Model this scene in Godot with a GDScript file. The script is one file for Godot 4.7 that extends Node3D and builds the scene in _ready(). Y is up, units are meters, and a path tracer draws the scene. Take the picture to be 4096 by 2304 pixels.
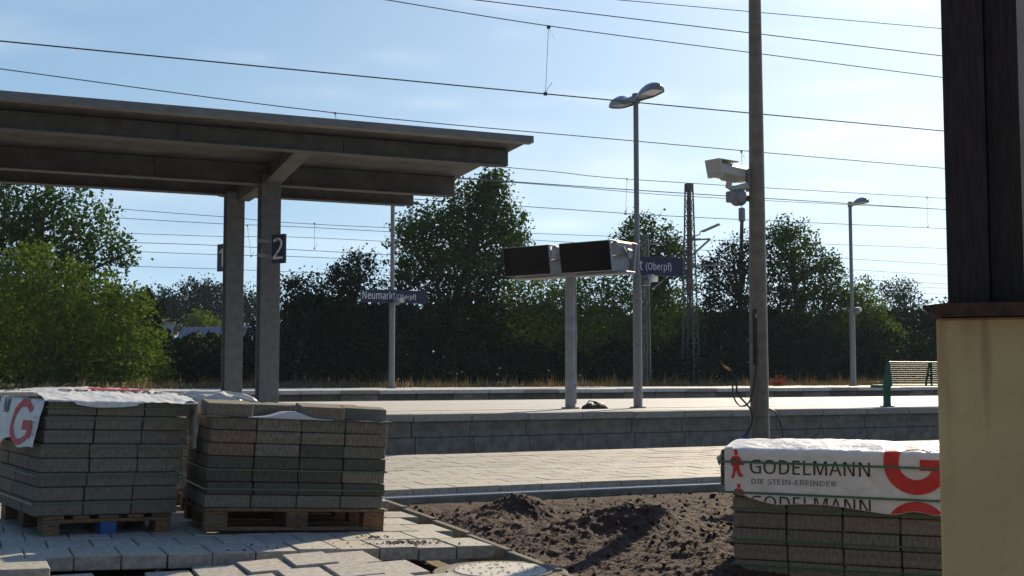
extends Node3D
# World axes: +X runs along the tracks, -Z points across them away from the photographer, y up, metres.

class MB:
	var v := PackedVector3Array()
	var n := PackedVector3Array()
	var c := PackedColorArray()
	var col := Color(1, 1, 1)
	func tri(a: Vector3, b: Vector3, d: Vector3, out: Vector3):
		var g = (b - a).cross(d - a)
		if g.length_squared() < 1e-16: return
		g = g.normalized()
		if g.dot(out) < 0.0: g = -g
		if (b - a).cross(d - a).dot(out) > 0.0:
			v.append_array([a, d, b])
		else:
			v.append_array([a, b, d])
		n.append_array([g, g, g])
		c.append_array([col, col, col])
	func quad(a: Vector3, b: Vector3, d: Vector3, e: Vector3, out: Vector3):
		tri(a, b, d, out)
		tri(a, d, e, out)
	func stri(p: Array, m: Array):   # smooth triangle, normals given
		if (p[1] - p[0]).cross(p[2] - p[0]).dot(m[0] + m[1] + m[2]) > 0.0:
			v.append_array([p[0], p[2], p[1]]); n.append_array([m[0], m[2], m[1]])
		else:
			v.append_array([p[0], p[1], p[2]]); n.append_array([m[0], m[1], m[2]])
		c.append_array([col, col, col])
	func box(ctr: Vector3, size: Vector3, bev := 0.0, bs := Basis.IDENTITY):
		var h = size * 0.5
		var b = minf(bev, minf(h.x, minf(h.y, h.z)) * 0.9)
		var P = func(sx, sy, sz, ax):
			var q = Vector3(sx * (h.x - b), sy * (h.y - b), sz * (h.z - b))
			q[ax] = [sx, sy, sz][ax] * h[ax]
			return ctr + bs * q
		for ax in 3:
			var u = (ax + 1) % 3
			var w = (ax + 2) % 3
			for s in [-1, 1]:
				var q = []
				for k in [[-1, -1], [1, -1], [1, 1], [-1, 1]]:
					var sg = [0, 0, 0]
					sg[ax] = s; sg[u] = k[0]; sg[w] = k[1]
					q.append(P.call(sg[0], sg[1], sg[2], ax))
				var o = Vector3.ZERO
				o[ax] = s
				quad(q[0], q[1], q[2], q[3], bs * o)
			if b > 0.0:
				for s in [-1, 1]:
					for t in [-1, 1]:
						var sa = [0, 0, 0]; var sb = [0, 0, 0]
						sa[ax] = s; sa[u] = t; sa[w] = -1
						sb[ax] = s; sb[u] = t; sb[w] = 1
						var o = Vector3.ZERO
						o[ax] = s; o[u] = t
						quad(P.call(sa[0], sa[1], sa[2], ax), P.call(sb[0], sb[1], sb[2], ax), P.call(sb[0], sb[1], sb[2], u), P.call(sa[0], sa[1], sa[2], u), bs * o)
		if b > 0.0:
			for sx in [-1, 1]:
				for sy in [-1, 1]:
					for sz in [-1, 1]:
						tri(P.call(sx, sy, sz, 0), P.call(sx, sy, sz, 1), P.call(sx, sy, sz, 2), bs * Vector3(sx, sy, sz))
	func tube(p: Array, r, sides := 8, cap := true):
		var rings = []
		var norms = []
		var up = Vector3.UP
		for i in p.size():
			var d = (p[mini(i + 1, p.size() - 1)] - p[maxi(i - 1, 0)]).normalized()
			if absf(d.dot(up)) > 0.95: up = Vector3.RIGHT if absf(d.x) < 0.9 else Vector3.BACK
			var x = up.cross(d).normalized()
			var y = d.cross(x).normalized()
			up = y
			var rr = r[i] if r is Array else r
			var ring = []
			var nn = []
			for k in sides:
				var a = TAU * k / sides
				var q = x * cos(a) + y * sin(a)
				nn.append(q)
				ring.append(p[i] + q * rr)
			rings.append(ring); norms.append(nn)
		for i in p.size() - 1:
			for k in sides:
				var k2 = (k + 1) % sides
				stri([rings[i][k], rings[i + 1][k], rings[i + 1][k2]], [norms[i][k], norms[i + 1][k], norms[i + 1][k2]])
				stri([rings[i][k], rings[i + 1][k2], rings[i][k2]], [norms[i][k], norms[i + 1][k2], norms[i][k2]])
		if cap:
			for e in [0, p.size() - 1]:
				var o = (p[0] - p[1]) if e == 0 else (p[e] - p[e - 1])
				for k in sides:
					tri(p[e], rings[e][k], rings[e][(k + 1) % sides], o)
	func lathe(prof: Array, ctr: Vector3, sides := 24, bs := Basis.IDENTITY, smooth := true):
		for i in prof.size() - 1:
			var a: Vector2 = prof[i]
			var b: Vector2 = prof[i + 1]
			var t = (b - a).normalized()
			var m = Vector2(t.y, -t.x)
			for k in sides:
				var a0 = TAU * k / sides
				var a1 = TAU * (k + 1) / sides
				var f = func(q, an): return ctr + bs * Vector3(q.x * cos(an), q.y, q.x * sin(an))
				var g = func(an): return bs * Vector3(m.x * cos(an), m.y, m.x * sin(an))
				if smooth:
					stri([f.call(a, a0), f.call(b, a0), f.call(b, a1)], [g.call(a0), g.call(a0), g.call(a1)])
					stri([f.call(a, a0), f.call(b, a1), f.call(a, a1)], [g.call(a0), g.call(a1), g.call(a1)])
				else:
					var o = g.call((a0 + a1) * 0.5)
					quad(f.call(a, a0), f.call(b, a0), f.call(b, a1), f.call(a, a1), o)
	func prism(poly: PackedVector2Array, depth: float, xf: Transform3D):   # outline in x/y, thickness along z
		var ix = Geometry2D.triangulate_polygon(poly)
		var z0 = -depth * 0.5
		var z1 = depth * 0.5
		for i in range(0, ix.size(), 3):
			var q = [poly[ix[i]], poly[ix[i + 1]], poly[ix[i + 2]]]
			tri(xf * Vector3(q[0].x, q[0].y, z1), xf * Vector3(q[1].x, q[1].y, z1), xf * Vector3(q[2].x, q[2].y, z1), xf.basis.z)
			tri(xf * Vector3(q[0].x, q[0].y, z0), xf * Vector3(q[1].x, q[1].y, z0), xf * Vector3(q[2].x, q[2].y, z0), -xf.basis.z)
		var cw = Geometry2D.is_polygon_clockwise(poly)
		for i in poly.size():
			var a = poly[i]
			var b = poly[(i + 1) % poly.size()]
			var o = Vector2(b.y - a.y, a.x - b.x) * (-1.0 if cw else 1.0)
			quad(xf * Vector3(a.x, a.y, z0), xf * Vector3(b.x, b.y, z0), xf * Vector3(b.x, b.y, z1), xf * Vector3(a.x, a.y, z1), xf.basis * Vector3(o.x, o.y, 0))
	func grid(nu: int, nw: int, f: Callable, hint: Vector3):   # smooth sheet, f(0..1, 0..1) -> point
		var p = []
		for j in nw + 1:
			for i in nu + 1:
				p.append(f.call(float(i) / nu, float(j) / nw))
		var m = []
		var w = nu + 1
		for j in nw + 1:
			for i in nu + 1:
				var q = (p[j * w + mini(i + 1, nu)] - p[j * w + maxi(i - 1, 0)]).cross(p[mini(j + 1, nw) * w + i] - p[maxi(j - 1, 0) * w + i]).normalized()
				m.append(q)
		if m[(nw / 2) * w + nu / 2].dot(hint) < 0.0:
			for i in m.size(): m[i] = -m[i]
		for j in nw:
			for i in nu:
				var a = j * w + i
				stri([p[a], p[a + 1], p[a + w + 1]], [m[a], m[a + 1], m[a + w + 1]])
				stri([p[a], p[a + w + 1], p[a + w]], [m[a], m[a + w + 1], m[a + w]])
	func mesh(colors := false) -> ArrayMesh:
		var am = ArrayMesh.new()
		var arr = []
		arr.resize(Mesh.ARRAY_MAX)
		arr[Mesh.ARRAY_VERTEX] = v
		arr[Mesh.ARRAY_NORMAL] = n
		if colors: arr[Mesh.ARRAY_COLOR] = c
		am.add_surface_from_arrays(Mesh.PRIMITIVE_TRIANGLES, arr)
		return am

var rng := RandomNumberGenerator.new()
var M := {}

# ---------------------------------------------------------------- nodes
func put(called: String, mesh: Mesh, m: Material, parent: Node = self, xf := Transform3D.IDENTITY) -> MeshInstance3D:
	var o := MeshInstance3D.new()
	o.name = called
	o.mesh = mesh
	o.material_override = m
	o.transform = xf
	parent.add_child(o, true)
	return o

func obj(called: String, b: MB, m: Material, parent: Node = self, colors := false) -> MeshInstance3D:
	return put(called, b.mesh(colors), m, parent)

func tag(o: Node, label := "", category := "", group := "", kind := ""):
	if label: o.set_meta("label", label)
	if category: o.set_meta("category", category)
	if group: o.set_meta("group", group)
	if kind: o.set_meta("kind", kind)
	return o

func thing(called: String, label: String, category: String, at := Vector3.ZERO, bs := Basis.IDENTITY, group := "") -> Node3D:
	var o := Node3D.new()
	o.name = called
	o.transform = Transform3D(bs, at)
	add_child(o, true)
	tag(o, label, category, group)
	return o

func dup(o: Node3D, at: Vector3, label: String, bs := Basis.IDENTITY) -> Node3D:
	var r: Node3D = o.duplicate()
	r.name = String(o.name).rstrip("0123456789_")
	add_child(r, true)
	r.transform = Transform3D(bs, at)
	r.set_meta("label", label)
	return r

func place(called: String, label := "") -> Node3D:   # a piece of the setting
	var o := Node3D.new()
	o.name = called
	add_child(o, true)
	tag(o, label, "", "", "structure")
	return o

# ---------------------------------------------------------------- materials (colours are linear base colours)
var noise_seed := 11
func tex(lo: Color, hi: Color, freq: float, oct := 5, size := 512, kind := FastNoiseLite.TYPE_SIMPLEX_SMOOTH, mid := 0.5) -> NoiseTexture2D:
	var f := FastNoiseLite.new()
	noise_seed += 7
	f.seed = noise_seed
	f.noise_type = kind
	f.frequency = freq
	f.fractal_octaves = oct
	f.fractal_gain = 0.62
	var t := NoiseTexture2D.new()
	t.width = size; t.height = size
	t.seamless = true
	t.noise = f
	var g := Gradient.new()
	g.set_color(0, lo.linear_to_srgb())
	g.set_color(1, hi.linear_to_srgb())
	g.set_offset(0, mid - 0.32); g.set_offset(1, mid + 0.32)
	t.color_ramp = g
	return t

func bumptex(freq: float, oct := 4, size := 512) -> NoiseTexture2D:
	return tex(Color(0, 0, 0), Color(1, 1, 1), freq, oct, size)

func mat(lo: Color, hi: Color, rough: float, per_m := 0.5, freq := 0.02, bump: Texture2D = null, bump_cm := 0.0) -> StandardMaterial3D:
	var m := StandardMaterial3D.new()
	m.albedo_texture = tex(lo, hi, freq)
	m.roughness = rough
	m.uv1_triplanar = true
	m.uv1_world_triplanar = true
	m.uv1_scale = Vector3.ONE * per_m
	if bump:
		m.heightmap_enabled = true
		m.heightmap_texture = bump
		m.heightmap_scale = bump_cm
	return m

func flat(c: Color, rough: float, metal := 0.0) -> StandardMaterial3D:
	var m := StandardMaterial3D.new()
	m.albedo_color = c.linear_to_srgb()
	m.roughness = rough
	m.metallic = metal
	return m

func tinted(m: StandardMaterial3D, k: Color) -> StandardMaterial3D:
	var r: StandardMaterial3D = m.duplicate()
	r.albedo_color = k.linear_to_srgb()
	return r

func materials():
	var grit = bumptex(0.09, 3)
	var block = mat(Color(.118, .104, .08), Color(.295, .262, .206), .92, 1.7, .02, grit, .25)
	block.uv1_scale = Vector3(7, 1.7, 7)
	M.blocks = []
	for k in [Color(1, 1, 1), Color(.9, .91, .92), Color(1, .96, .92), Color(.82, .84, .84), Color(.94, .92, .93)]:
		M.blocks.append(tinted(block, k))
	M.dark_block = tinted(block, Color(.45, .48, .47))
	M.red_block = tinted(block, Color(1, .78, .7))
	var paver = mat(Color(.25, .235, .205), Color(.42, .40, .35), .72, 1.3, .025, grit, .18)
	M.pavers = []
	for k in [Color(1, 1, 1), Color(.92, .92, .93), Color(.97, .95, .9), Color(.86, .86, .86)]:
		M.pavers.append(tinted(paver, k))
	M.platform_top = mat(Color(.33, .327, .315), Color(.52, .513, .49), .6, .6, .03, grit, .1)
	M.edge_white = mat(Color(.48, .47, .445), Color(.66, .65, .61), .6, .6, .02)
	var wall = mat(Color(.15, .143, .122), Color(.265, .255, .22), .9, .8, .008, grit, .2)
	M.walls = [wall, tinted(wall, Color(.93, .94, .95)), tinted(wall, Color(1.0, .98, .95)), tinted(wall, Color(.55, .56, .56))]
	M.bedding = mat(Color(.1, .08, .06), Color(.26, .22, .17), .95, 1.6, .05, grit, .6)
	M.soil = mat(Color(.015, .0055, .0027), Color(.055, .0215, .0105), .97, 1.1, .03, bumptex(.06, 5), .8)
	M.clod = mat(Color(.016, .006, .003), Color(.046, .019, .01), .97, 2.0, .03)
	M.field = mat(Color(.05, .05, .025), Color(.14, .12, .06), .95, .2, .03)
	M.ballast = mat(Color(.1, .09, .08), Color(.2, .18, .16), .95, .8, .08)
	M.canopy = mat(Color(.052, .048, .043), Color(.096, .09, .081), .62, .35, .01)
	M.canopy_light = mat(Color(.15, .149, .146), Color(.22, .218, .213), .55, .35, .01)
	M.post = mat(Color(.105, .108, .115), Color(.155, .158, .166), .6, .8, .012)
	M.galv = mat(Color(.17, .175, .18), Color(.28, .285, .285), .5, 1.2, .02)
	M.galv.metallic = 0.35
	M.galv_bright = mat(Color(.4, .41, .41), Color(.55, .56, .56), .45, 1.2, .02)
	M.pole = mat(Color(.14, .117, .083), Color(.23, .195, .14), .5, 1.1, .015)
	M.pole.metallic = 0.0
	M.grey_paint = mat(Color(.2, .21, .225), Color(.29, .3, .32), .5, 1.0, .01)
	M.lamp_shell = mat(Color(.16, .18, .22), Color(.25, .28, .33), .35, 2.0, .02)
	M.glass = flat(Color(.55, .55, .52), .2)
	M.white_paint = mat(Color(.44, .425, .37), Color(.56, .54, .48), .5, 1.5, .01)
	M.navy = flat(Color(.010, .013, .055), .35)
	M.sign_white = flat(Color(.7, .71, .75), .5)
	M.screen = flat(Color(.006, .005, .006), .1)
	M.screen.metallic_specular = .25
	M.green = mat(Color(.02, .08, .056), Color(.045, .125, .088), .5, 2.0, .02)
	M.green.metallic_specular = .2
	M.mast_green = mat(Color(.06, .085, .07), Color(.14, .16, .13), .7, 1.2, .03)
	M.rust = mat(Color(.03, .016, .01), Color(.10, .045, .026), .85, 1.6, .03, grit, .2)
	M.steel_red = mat(Color(.12, .07, .055), Color(.2, .12, .095), .8, 1.6, .03)
	M.black = flat(Color(.012, .012, .013), .5)
	M.cable = flat(Color(.015, .015, .016), .45)
	M.blue = flat(Color(.015, .09, .32), .6)
	M.yellow = flat(Color(.65, .42, .04), .5)
	M.film = mat(Color(.56, .55, .52), Color(.68, .67, .64), .33, 1.5, .02, bumptex(.012, 3), .35)
	M.film.backlight_enabled = true
	M.film.backlight = Color(.12, .12, .115)
	M.net = mat(Color(.36, .36, .33), Color(.66, .6, .5), .4, 4.0, .06)
	M.foil = flat(Color(.5, .55, .65), .18)
	M.ink_red = flat(Color(.52, .022, .018), .5)
	M.ink_black = flat(Color(.016, .012, .013), .5)
	M.ink_grey = flat(Color(.08, .08, .085), .5)
	M.strap = flat(Color(.03, .12, .065), .35)
	M.woods = []
	var wood = mat(Color(.085, .05, .028), Color(.27, .175, .1), .85, 1.0, .03, grit, .2)
	wood.uv1_scale = Vector3(.8, 5, 5)
	for k in [Color(1, 1, 1), Color(.75, .72, .7), Color(1.15, 1.0, .85)]:
		M.woods.append(tinted(wood, k))
	M.blue_wood = mat(Color(.02, .07, .2), Color(.05, .13, .33), .85, 3.0, .06)
	M.plaster = plaster_material()
	M.plaster_grey = mat(Color(.4, .39, .37), Color(.5, .49, .46), .9, .9, .012)
	var bw = mat(Color(.012, .0075, .006), Color(.05, .031, .023), .8, 1.0, .03, grit, .3)
	bw.uv1_scale = Vector3(7, .5, 7)
	M.beam = bw
	M.iron = mat(Color(.12, .1, .085), Color(.25, .22, .19), .7, 3.0, .04, grit, .2)
	M.lid = mat(Color(.4, .385, .345), Color(.54, .52, .47), .9, 2.0, .03, grit, .2)
	M.roof_metal = flat(Color(.2, .2, .22), .4, .3)
	M.pale_blue = flat(Color(.28, .36, .45), .8)
	M.brick_red = flat(Color(.16, .03, .03), .8)
	M.bark = mat(Color(.05, .04, .03), Color(.13, .105, .08), .95, 2.0, .04)
	M.wire = flat(Color(.05, .06, .065), .6)
	M.leaves = {}
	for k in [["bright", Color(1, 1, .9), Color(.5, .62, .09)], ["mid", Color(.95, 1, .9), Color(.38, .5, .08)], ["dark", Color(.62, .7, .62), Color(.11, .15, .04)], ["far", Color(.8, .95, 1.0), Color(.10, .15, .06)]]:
		var m := StandardMaterial3D.new()
		m.vertex_color_use_as_albedo = true
		m.albedo_color = k[1].linear_to_srgb()
		m.roughness = .75
		m.metallic_specular = .15
		m.backlight_enabled = true
		m.backlight = k[2].linear_to_srgb()
		M.leaves[k[0]] = m
	M.grass = StandardMaterial3D.new()
	M.grass.vertex_color_use_as_albedo = true
	M.grass.roughness = .7
	M.grass.backlight_enabled = true
	M.grass.backlight = Color(.25, .22, .08).linear_to_srgb()

func plaster_material() -> StandardMaterial3D:   # grainy render with rust stains that ran down from the cap plate; the picture spans 2 m
	var f := FastNoiseLite.new()
	f.seed = 9; f.frequency = 1.0; f.fractal_octaves = 4
	var r := RandomNumberGenerator.new()
	r.seed = 31
	var n := 768
	var im := Image.create_empty(n, n, false, Image.FORMAT_RGB8)
	var hm := Image.create_empty(n, n, false, Image.FORMAT_RGB8)
	for j in n:
		for i in n:
			var x := 2.0 * i / n; var y := 2.0 * (1.0 - float(j) / n)   # metres from the pier's foot
			var g := .5 + .5 * f.get_noise_2d(x * 2.2, y * 2.2)
			var fine := f.get_noise_2d(x * 46.0, y * 46.0) + .5 * (r.randf() - .5)
			var c := Color(.47, .345, .165).lerp(Color(.63, .475, .25), clampf(g + fine * .22, 0, 1))
			var run := smoothstep(.1, .5, f.get_noise_2d(x * 9.0 + 20.0, y * .7)) * smoothstep(.55, 1.16, y)
			var blot := smoothstep(.92, 1.15, y + .12 * f.get_noise_2d(x * 5.0, y * 5.0)) * smoothstep(-.1, .5, f.get_noise_2d(x * 4.0 + 3.0, 2.0))
			c = c.lerp(Color(.2, .1, .04), clampf(run * .4 + blot * .5, 0, .75))
			c = c.lerp(Color(.3, .27, .22), .5 * smoothstep(.25, .6, f.get_noise_2d(x * 1.3 + 60.0, y * 3.0)))
			var crack := smoothstep(.018, .0, absf(f.get_noise_2d(x * 1.9 + 5.0, y * 1.4 + 11.0))) * smoothstep(.1, .3, f.get_noise_2d(x * 1.1, y * 1.1 + 40.0))
			c = c.lerp(Color(.1, .075, .045), crack * .6)
			im.set_pixel(i, j, c.linear_to_srgb())
			var h := clampf(.55 + fine * .4 - crack * .5, 0, 1)
			hm.set_pixel(i, j, Color(h, h, h))
	var m := StandardMaterial3D.new()
	m.albedo_texture = ImageTexture.create_from_image(im)
	m.roughness = .93
	m.uv1_triplanar = true
	m.uv1_scale = Vector3(.5, .5, .5)
	m.heightmap_enabled = true
	m.heightmap_texture = ImageTexture.create_from_image(hm)
	m.heightmap_scale = .12
	return m

# ---------------------------------------------------------------- lettering
func text_mesh(s: String, height: float, bold := false, depth := 0.004) -> TextMesh:
	var f := SystemFont.new()
	f.font_names = PackedStringArray(["Droid Sans"])
	if bold: f.font_weight = 700
	var t := TextMesh.new()
	t.text = s
	t.font = f
	t.font_size = 64
	t.pixel_size = height / 36.0
	t.depth = depth
	t.horizontal_alignment = HORIZONTAL_ALIGNMENT_LEFT
	t.vertical_alignment = VERTICAL_ALIGNMENT_BOTTOM
	return t

func lettering(s: String, parent: Node, height: float, m: Material, xf: Transform3D, stretch := 1.0, width := 0.0):
	var t = text_mesh(s, height)
	var bb = t.get_aabb()
	if width > 0.0: stretch = width / bb.size.x
	return put("lettering", t, m, parent, xf * Transform3D(Basis.from_scale(Vector3(stretch, 1, 1)), Vector3(-bb.position.x * stretch, -bb.position.y, 0)))

# ---------------------------------------------------------------- plants
func crown(parent: Node3D, blobs: Array, count: int, leaf: float, kind: String, lo: Color, hi: Color, sd: int):
	var r := RandomNumberGenerator.new()
	r.seed = sd
	var f := FastNoiseLite.new()
	f.seed = sd
	f.frequency = .55
	var tot := 0.0
	var acc := []
	for b in blobs:
		tot += pow(b[3], 1.9)
		acc.append(tot)
	var V := PackedVector3Array()
	var N := PackedVector3Array()
	var C := PackedColorArray()
	var org: Vector3 = parent.position
	var per := 7
	var airy = {"mid": [-.16, 2.6], "bright": [-.27, 2.6], "dark": [-.45, 2.0], "far": [-.4, 1.4]}[kind]
	for i in int(count * 1.5) / per:
		var pick := r.randf() * tot
		var k := 0
		while acc[k] < pick: k += 1
		var b = blobs[k]
		var d := Vector3(r.randfn(), r.randfn(), r.randfn()).normalized()
		var ctr := Vector3(b[0], b[1], b[2])
		var lump := 1.0 + .62 * f.get_noise_3dv(ctr * 1.7 + d * b[3] * 1.9)
		if r.randf() < .07: lump *= 1.0 + .35 * r.randf()
		var rad: float = b[3] * lump * (0.35 + 0.65 * pow(r.randf(), .55))
		var q := ctr + d * rad - org
		if q.y + org.y < .62: q.y = .62 - org.y + r.randf() * .3
		if f.get_noise_3dv((q + org) * airy[1] + Vector3(7, 3, 1)) < airy[0]: continue
		var hue := r.randf()
		var big := .7 + .75 * r.randf() * r.randf()
		var out := (d + Vector3(0, .35, 0)).normalized()
		for j in per:
			var p := q + Vector3(r.randfn(), r.randfn() * .8, r.randfn()) * leaf * .95
			var nn := (out * .55 + Vector3(r.randfn(), r.randfn(), r.randfn()) * .75).normalized()
			var ax := nn.cross(Vector3(r.randfn(), r.randfn() - .4, r.randfn())).normalized()
			var sd2 := ax.cross(nn)
			var s := leaf * .9 * big * (.55 + .7 * r.randf())
			var a := p - ax * s * .5
			var e := p + ax * s * .5
			var l := p + sd2 * s * .33 + nn * s * .08
			var m := p - sd2 * s * .33 + nn * s * .08
			V.append_array([a, e, l, a, m, e])
			var n1 := (nn + sd2 * -.25).normalized()
			var n2 := (nn + sd2 * .25).normalized()
			N.append_array([n1, n1, n1, n2, n2, n2])
			var cc := lo.lerp(hi, clampf(hue * .6 + r.randf() * .4, 0, 1))
			C.append_array([cc, cc, cc, cc, cc, cc])
	var am := ArrayMesh.new()
	var arr := []
	arr.resize(Mesh.ARRAY_MAX)
	arr[Mesh.ARRAY_VERTEX] = V
	arr[Mesh.ARRAY_NORMAL] = N
	arr[Mesh.ARRAY_COLOR] = C
	am.add_surface_from_arrays(Mesh.PRIMITIVE_TRIANGLES, arr)
	put("crown", am, M.leaves[kind], parent)

func plant(called: String, label: String, category: String, base: Vector3, blobs: Array, count: int, leaf: float, kind: String, lo: Color, hi: Color, sd: int, trunk := .12, group := ""):
	var o = thing(called, label, category, base, Basis.IDENTITY, group)
	var r := RandomNumberGenerator.new()
	r.seed = sd + 5
	var b := MB.new()
	var top: Vector3 = Vector3(blobs[0][0], blobs[0][1], blobs[0][2]) - base
	for q in blobs:
		if q[1] - base.y > top.y: top = Vector3(q[0], q[1], q[2]) - base
	var pts = [Vector3(0, -.2, 0)]
	var rr = [trunk * 1.25]
	for i in range(1, 7):
		var t = i / 6.0
		pts.append(Vector3(top.x * t * t, top.y * t * .95, top.z * t * t) + Vector3(r.randfn(), 0, r.randfn()) * .06 * t)
		rr.append(trunk * (1.0 - .8 * t))
	b.tube(pts, rr, 8)
	obj("trunk", b, M.bark, o)
	for q in blobs:
		var w := MB.new()
		var e: Vector3 = Vector3(q[0], q[1], q[2]) - base
		var k = clampi(int(6.0 * clampf((e.y - q[3]) / maxf(top.y, .1), .12, .8)), 1, 5)
		var s0: Vector3 = pts[k]
		var mid = s0.lerp(e, .5) + Vector3(r.randfn(), .3 + r.randf() * .3, r.randfn()) * .12
		w.tube([s0, mid, e, e + (e - mid) * .5], [trunk * .4, trunk * .28, trunk * .16, .01], 5)
		obj("limb", w, M.bark, o)
	crown(o, blobs, count, leaf, kind, lo, hi, sd)
	return o

# ---------------------------------------------------------------- wires
func spline(p: Array, steps := 6) -> Array:
	var out = []
	for i in p.size() - 1:
		var a = p[maxi(i - 1, 0)]; var d = p[mini(i + 2, p.size() - 1)]
		for s in steps:
			var t = float(s) / steps
			out.append(p[i].cubic_interpolate(p[i + 1], a, d, t))
	out.append(p[-1])
	return out

func wire(label: String, p: Array, r: float, droppers: Array = []):
	var a: Vector3 = p[0] + (p[0] - p[1]).normalized() * 26.0
	var z: Vector3 = p[-1] + (p[-1] - p[-2]).normalized() * 40.0
	var pts = [a] + (spline(p) if p.size() > 2 else p) + [z]
	var o = thing("overhead_wire", label, "overhead wire", a, Basis.IDENTITY, "overhead wires across the tracks")
	var b := MB.new()
	var q = []
	for e in pts: q.append(e - a)
	b.tube(q, r, 5)
	obj("conductor", b, M.wire, o)
	for d in droppers:
		var w := MB.new()
		w.tube([d[0] - a, d[1] - a], r * .55, 4)
		for e in [d[0], d[1]]:
			var s = -1.0 if e == d[0] else 1.0
			var loop = []
			for k in 11:
				var an = PI * 2.0 * k / 10.0
				loop.append(e - a + Vector3(.06 + .06 * -cos(an), s * (.11 + .09 * sin(an - PI / 2)), 0))
			w.tube(loop, r * .5, 4)
			w.box(e - a, Vector3(.05, .05, .03))
		obj("dropper", w, M.wire, o)

# ---------------------------------------------------------------- paving stacks
func pallet(label: String, at: Vector3, bs: Basis, w: float, d: float, long_front: bool, blue := false):
	var o = thing("wooden_pallet", label, "pallet", at, bs, "wooden pallets under the paving stacks")
	var bx = [.05 + .0, w * .5, w - .05]
	var nz = 3
	for i in 3:
		for k in nz:
			var b := MB.new()
			var sx = .145 if long_front else .1
			var sz = .1 if long_front else .145
			var x = [sx * .5, w * .5, w - sx * .5][i]
			var z = -[sz * .5, d * .5, d - sz * .5][k]
			b.box(Vector3(x, .022 + .039, z), Vector3(sx, .078, sz), .004)
			var isblue = blue and i == 1 and k == 0
			var e = obj("block", b, M.blue_wood if isblue else M.woods[(i + k) % 3], o)
			if isblue: tag(e, "blue painted block")
	var boards = []
	if long_front:
		for k in 3: boards.append([Vector3(w * .5, .011, -[.05, d * .5, d - .05][k]), Vector3(w, .021, .1)])
		for i in 3: boards.append([Vector3([.0725, w * .5, w - .0725][i], .111, -d * .5), Vector3(.145, .021, d)])
		for k in 5: boards.append([Vector3(w * .5, .133, -(.06 + k * (d - .12) / 4.0)), Vector3(w, .021, .1 if k % 2 else .13)])
	else:
		for i in 3: boards.append([Vector3([.05, w * .5, w - .05][i], .011, -d * .5), Vector3(.1, .021, d)])
		for k in 3: boards.append([Vector3(w * .5, .111, -[.0725, d * .5, d - .0725][k]), Vector3(w, .021, .145)])
		for i in 5: boards.append([Vector3(.06 + i * (w - .12) / 4.0, .133, -d * .5), Vector3(.1 if i % 2 else .13, .021, d)])
	for e in boards:
		var b := MB.new()
		b.box(e[0], e[1], .003)
		obj("board", b, M.woods[rng.randi() % 3], o)
	return o

var block_mesh := {}
func blockm(size: Vector3, variant: int) -> ArrayMesh:
	var key = [size, variant]
	if not block_mesh.has(key):
		var b := MB.new()
		b.box(Vector3.ZERO, size - Vector3(.008, .005, .008), .004 + .0015 * variant)
		block_mesh[key] = b.mesh()
	return block_mesh[key]

func stack(label: String, at: Vector3, bs: Basis, nx: int, nz: int, layers: int, size: Vector3, x0: float, lean: Vector2, straps: Array, dark := -1.0, zback := 0.0) -> Node3D:
	var o = thing("paving_stone_stack", label, "paving stones", at, bs, "strapped stacks of paving stones")
	for l in layers:
		var off = Vector2(rng.randfn() * .005, rng.randfn() * .003) + lean * (l - layers + 1.0) / layers
		for i in nx:
			for k in nz:
				if i > 0 and i < nx - 1 and k > 0 and l < layers - 1: continue   # the core of the stack that nothing shows
				var p = Vector3(x0 + off.x + (i + .5) * size.x, (l + .5) * size.y, -zback + off.y - (k + .5) * size.z)
				p += Vector3(rng.randfn() * .0015, 0, rng.randfn() * .0025)
				var mm = M.blocks[rng.randi() % M.blocks.size()]
				if dark >= 0.0 and l >= 1 and l <= layers - 3 and rng.randf() < dark - .18 * i * (1.0 if k == 0 else .4): mm = M.dark_block
				if dark >= 0.0 and i == 0 and l > layers - 4 and rng.randf() < .5: mm = M.red_block
				put("paving_block", blockm(size, rng.randi() % 2), mm, o, Transform3D(Basis(Vector3.UP, rng.randfn() * .006), p))
	var wx = nx * size.x
	var wz = nz * size.z
	for s in straps:
		var b := MB.new()
		var ly = lean * (s / (layers * size.y) - 1.0)
		var c = Vector3(x0 + ly.x + wx * .5, s, -zback + ly.y - wz * .5)
		for q in [[Vector3(0, 0, wz * .5 + .008), Vector3(wx + .016, .009, .0015)], [Vector3(0, 0, -wz * .5 - .008), Vector3(wx + .016, .009, .0015)], [Vector3(wx * .5 + .008, 0, 0), Vector3(.0015, .009, wz + .016)], [Vector3(-wx * .5 - .008, 0, 0), Vector3(.0015, .009, wz + .016)]]:
			b.box(c + q[0], q[1])
		obj("strap", b, M.strap, o)
	return o

# a plastic sheet: runs from t = -back over the top (level 0) and hangs down the front; fr is the frame of its front upper edge
var film_noise := FastNoiseLite.new()
var dome := 0.0
var dome_back := 1.0
func film_pt(u: float, t: float, amp: float) -> Vector3:
	var w = film_noise.get_noise_2d(u * 100.0, t * 100.0) * amp + film_noise.get_noise_2d(u * 330.0 + 50, t * 330.0) * amp * .3
	var r := .02
	if t < -r: return Vector3(u, .012 + w * 1.5 + .012 * sin(clampf((-t - r) / .5, 0, 1) * PI) + dome * pow(maxf(0.0, sin(clampf((-t - r) / dome_back, 0, 1) * PI)), .8) * sin(PI * clampf(.25 + u * .5, 0, 1)), t)
	if t > r: return Vector3(u, -t, .012 + w + .01)
	var a = (t + r) / (2 * r) * PI * .5
	return Vector3(u, .012 - r + r * cos(a) + w, -r + (r + .022) * sin(a) + w)

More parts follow.
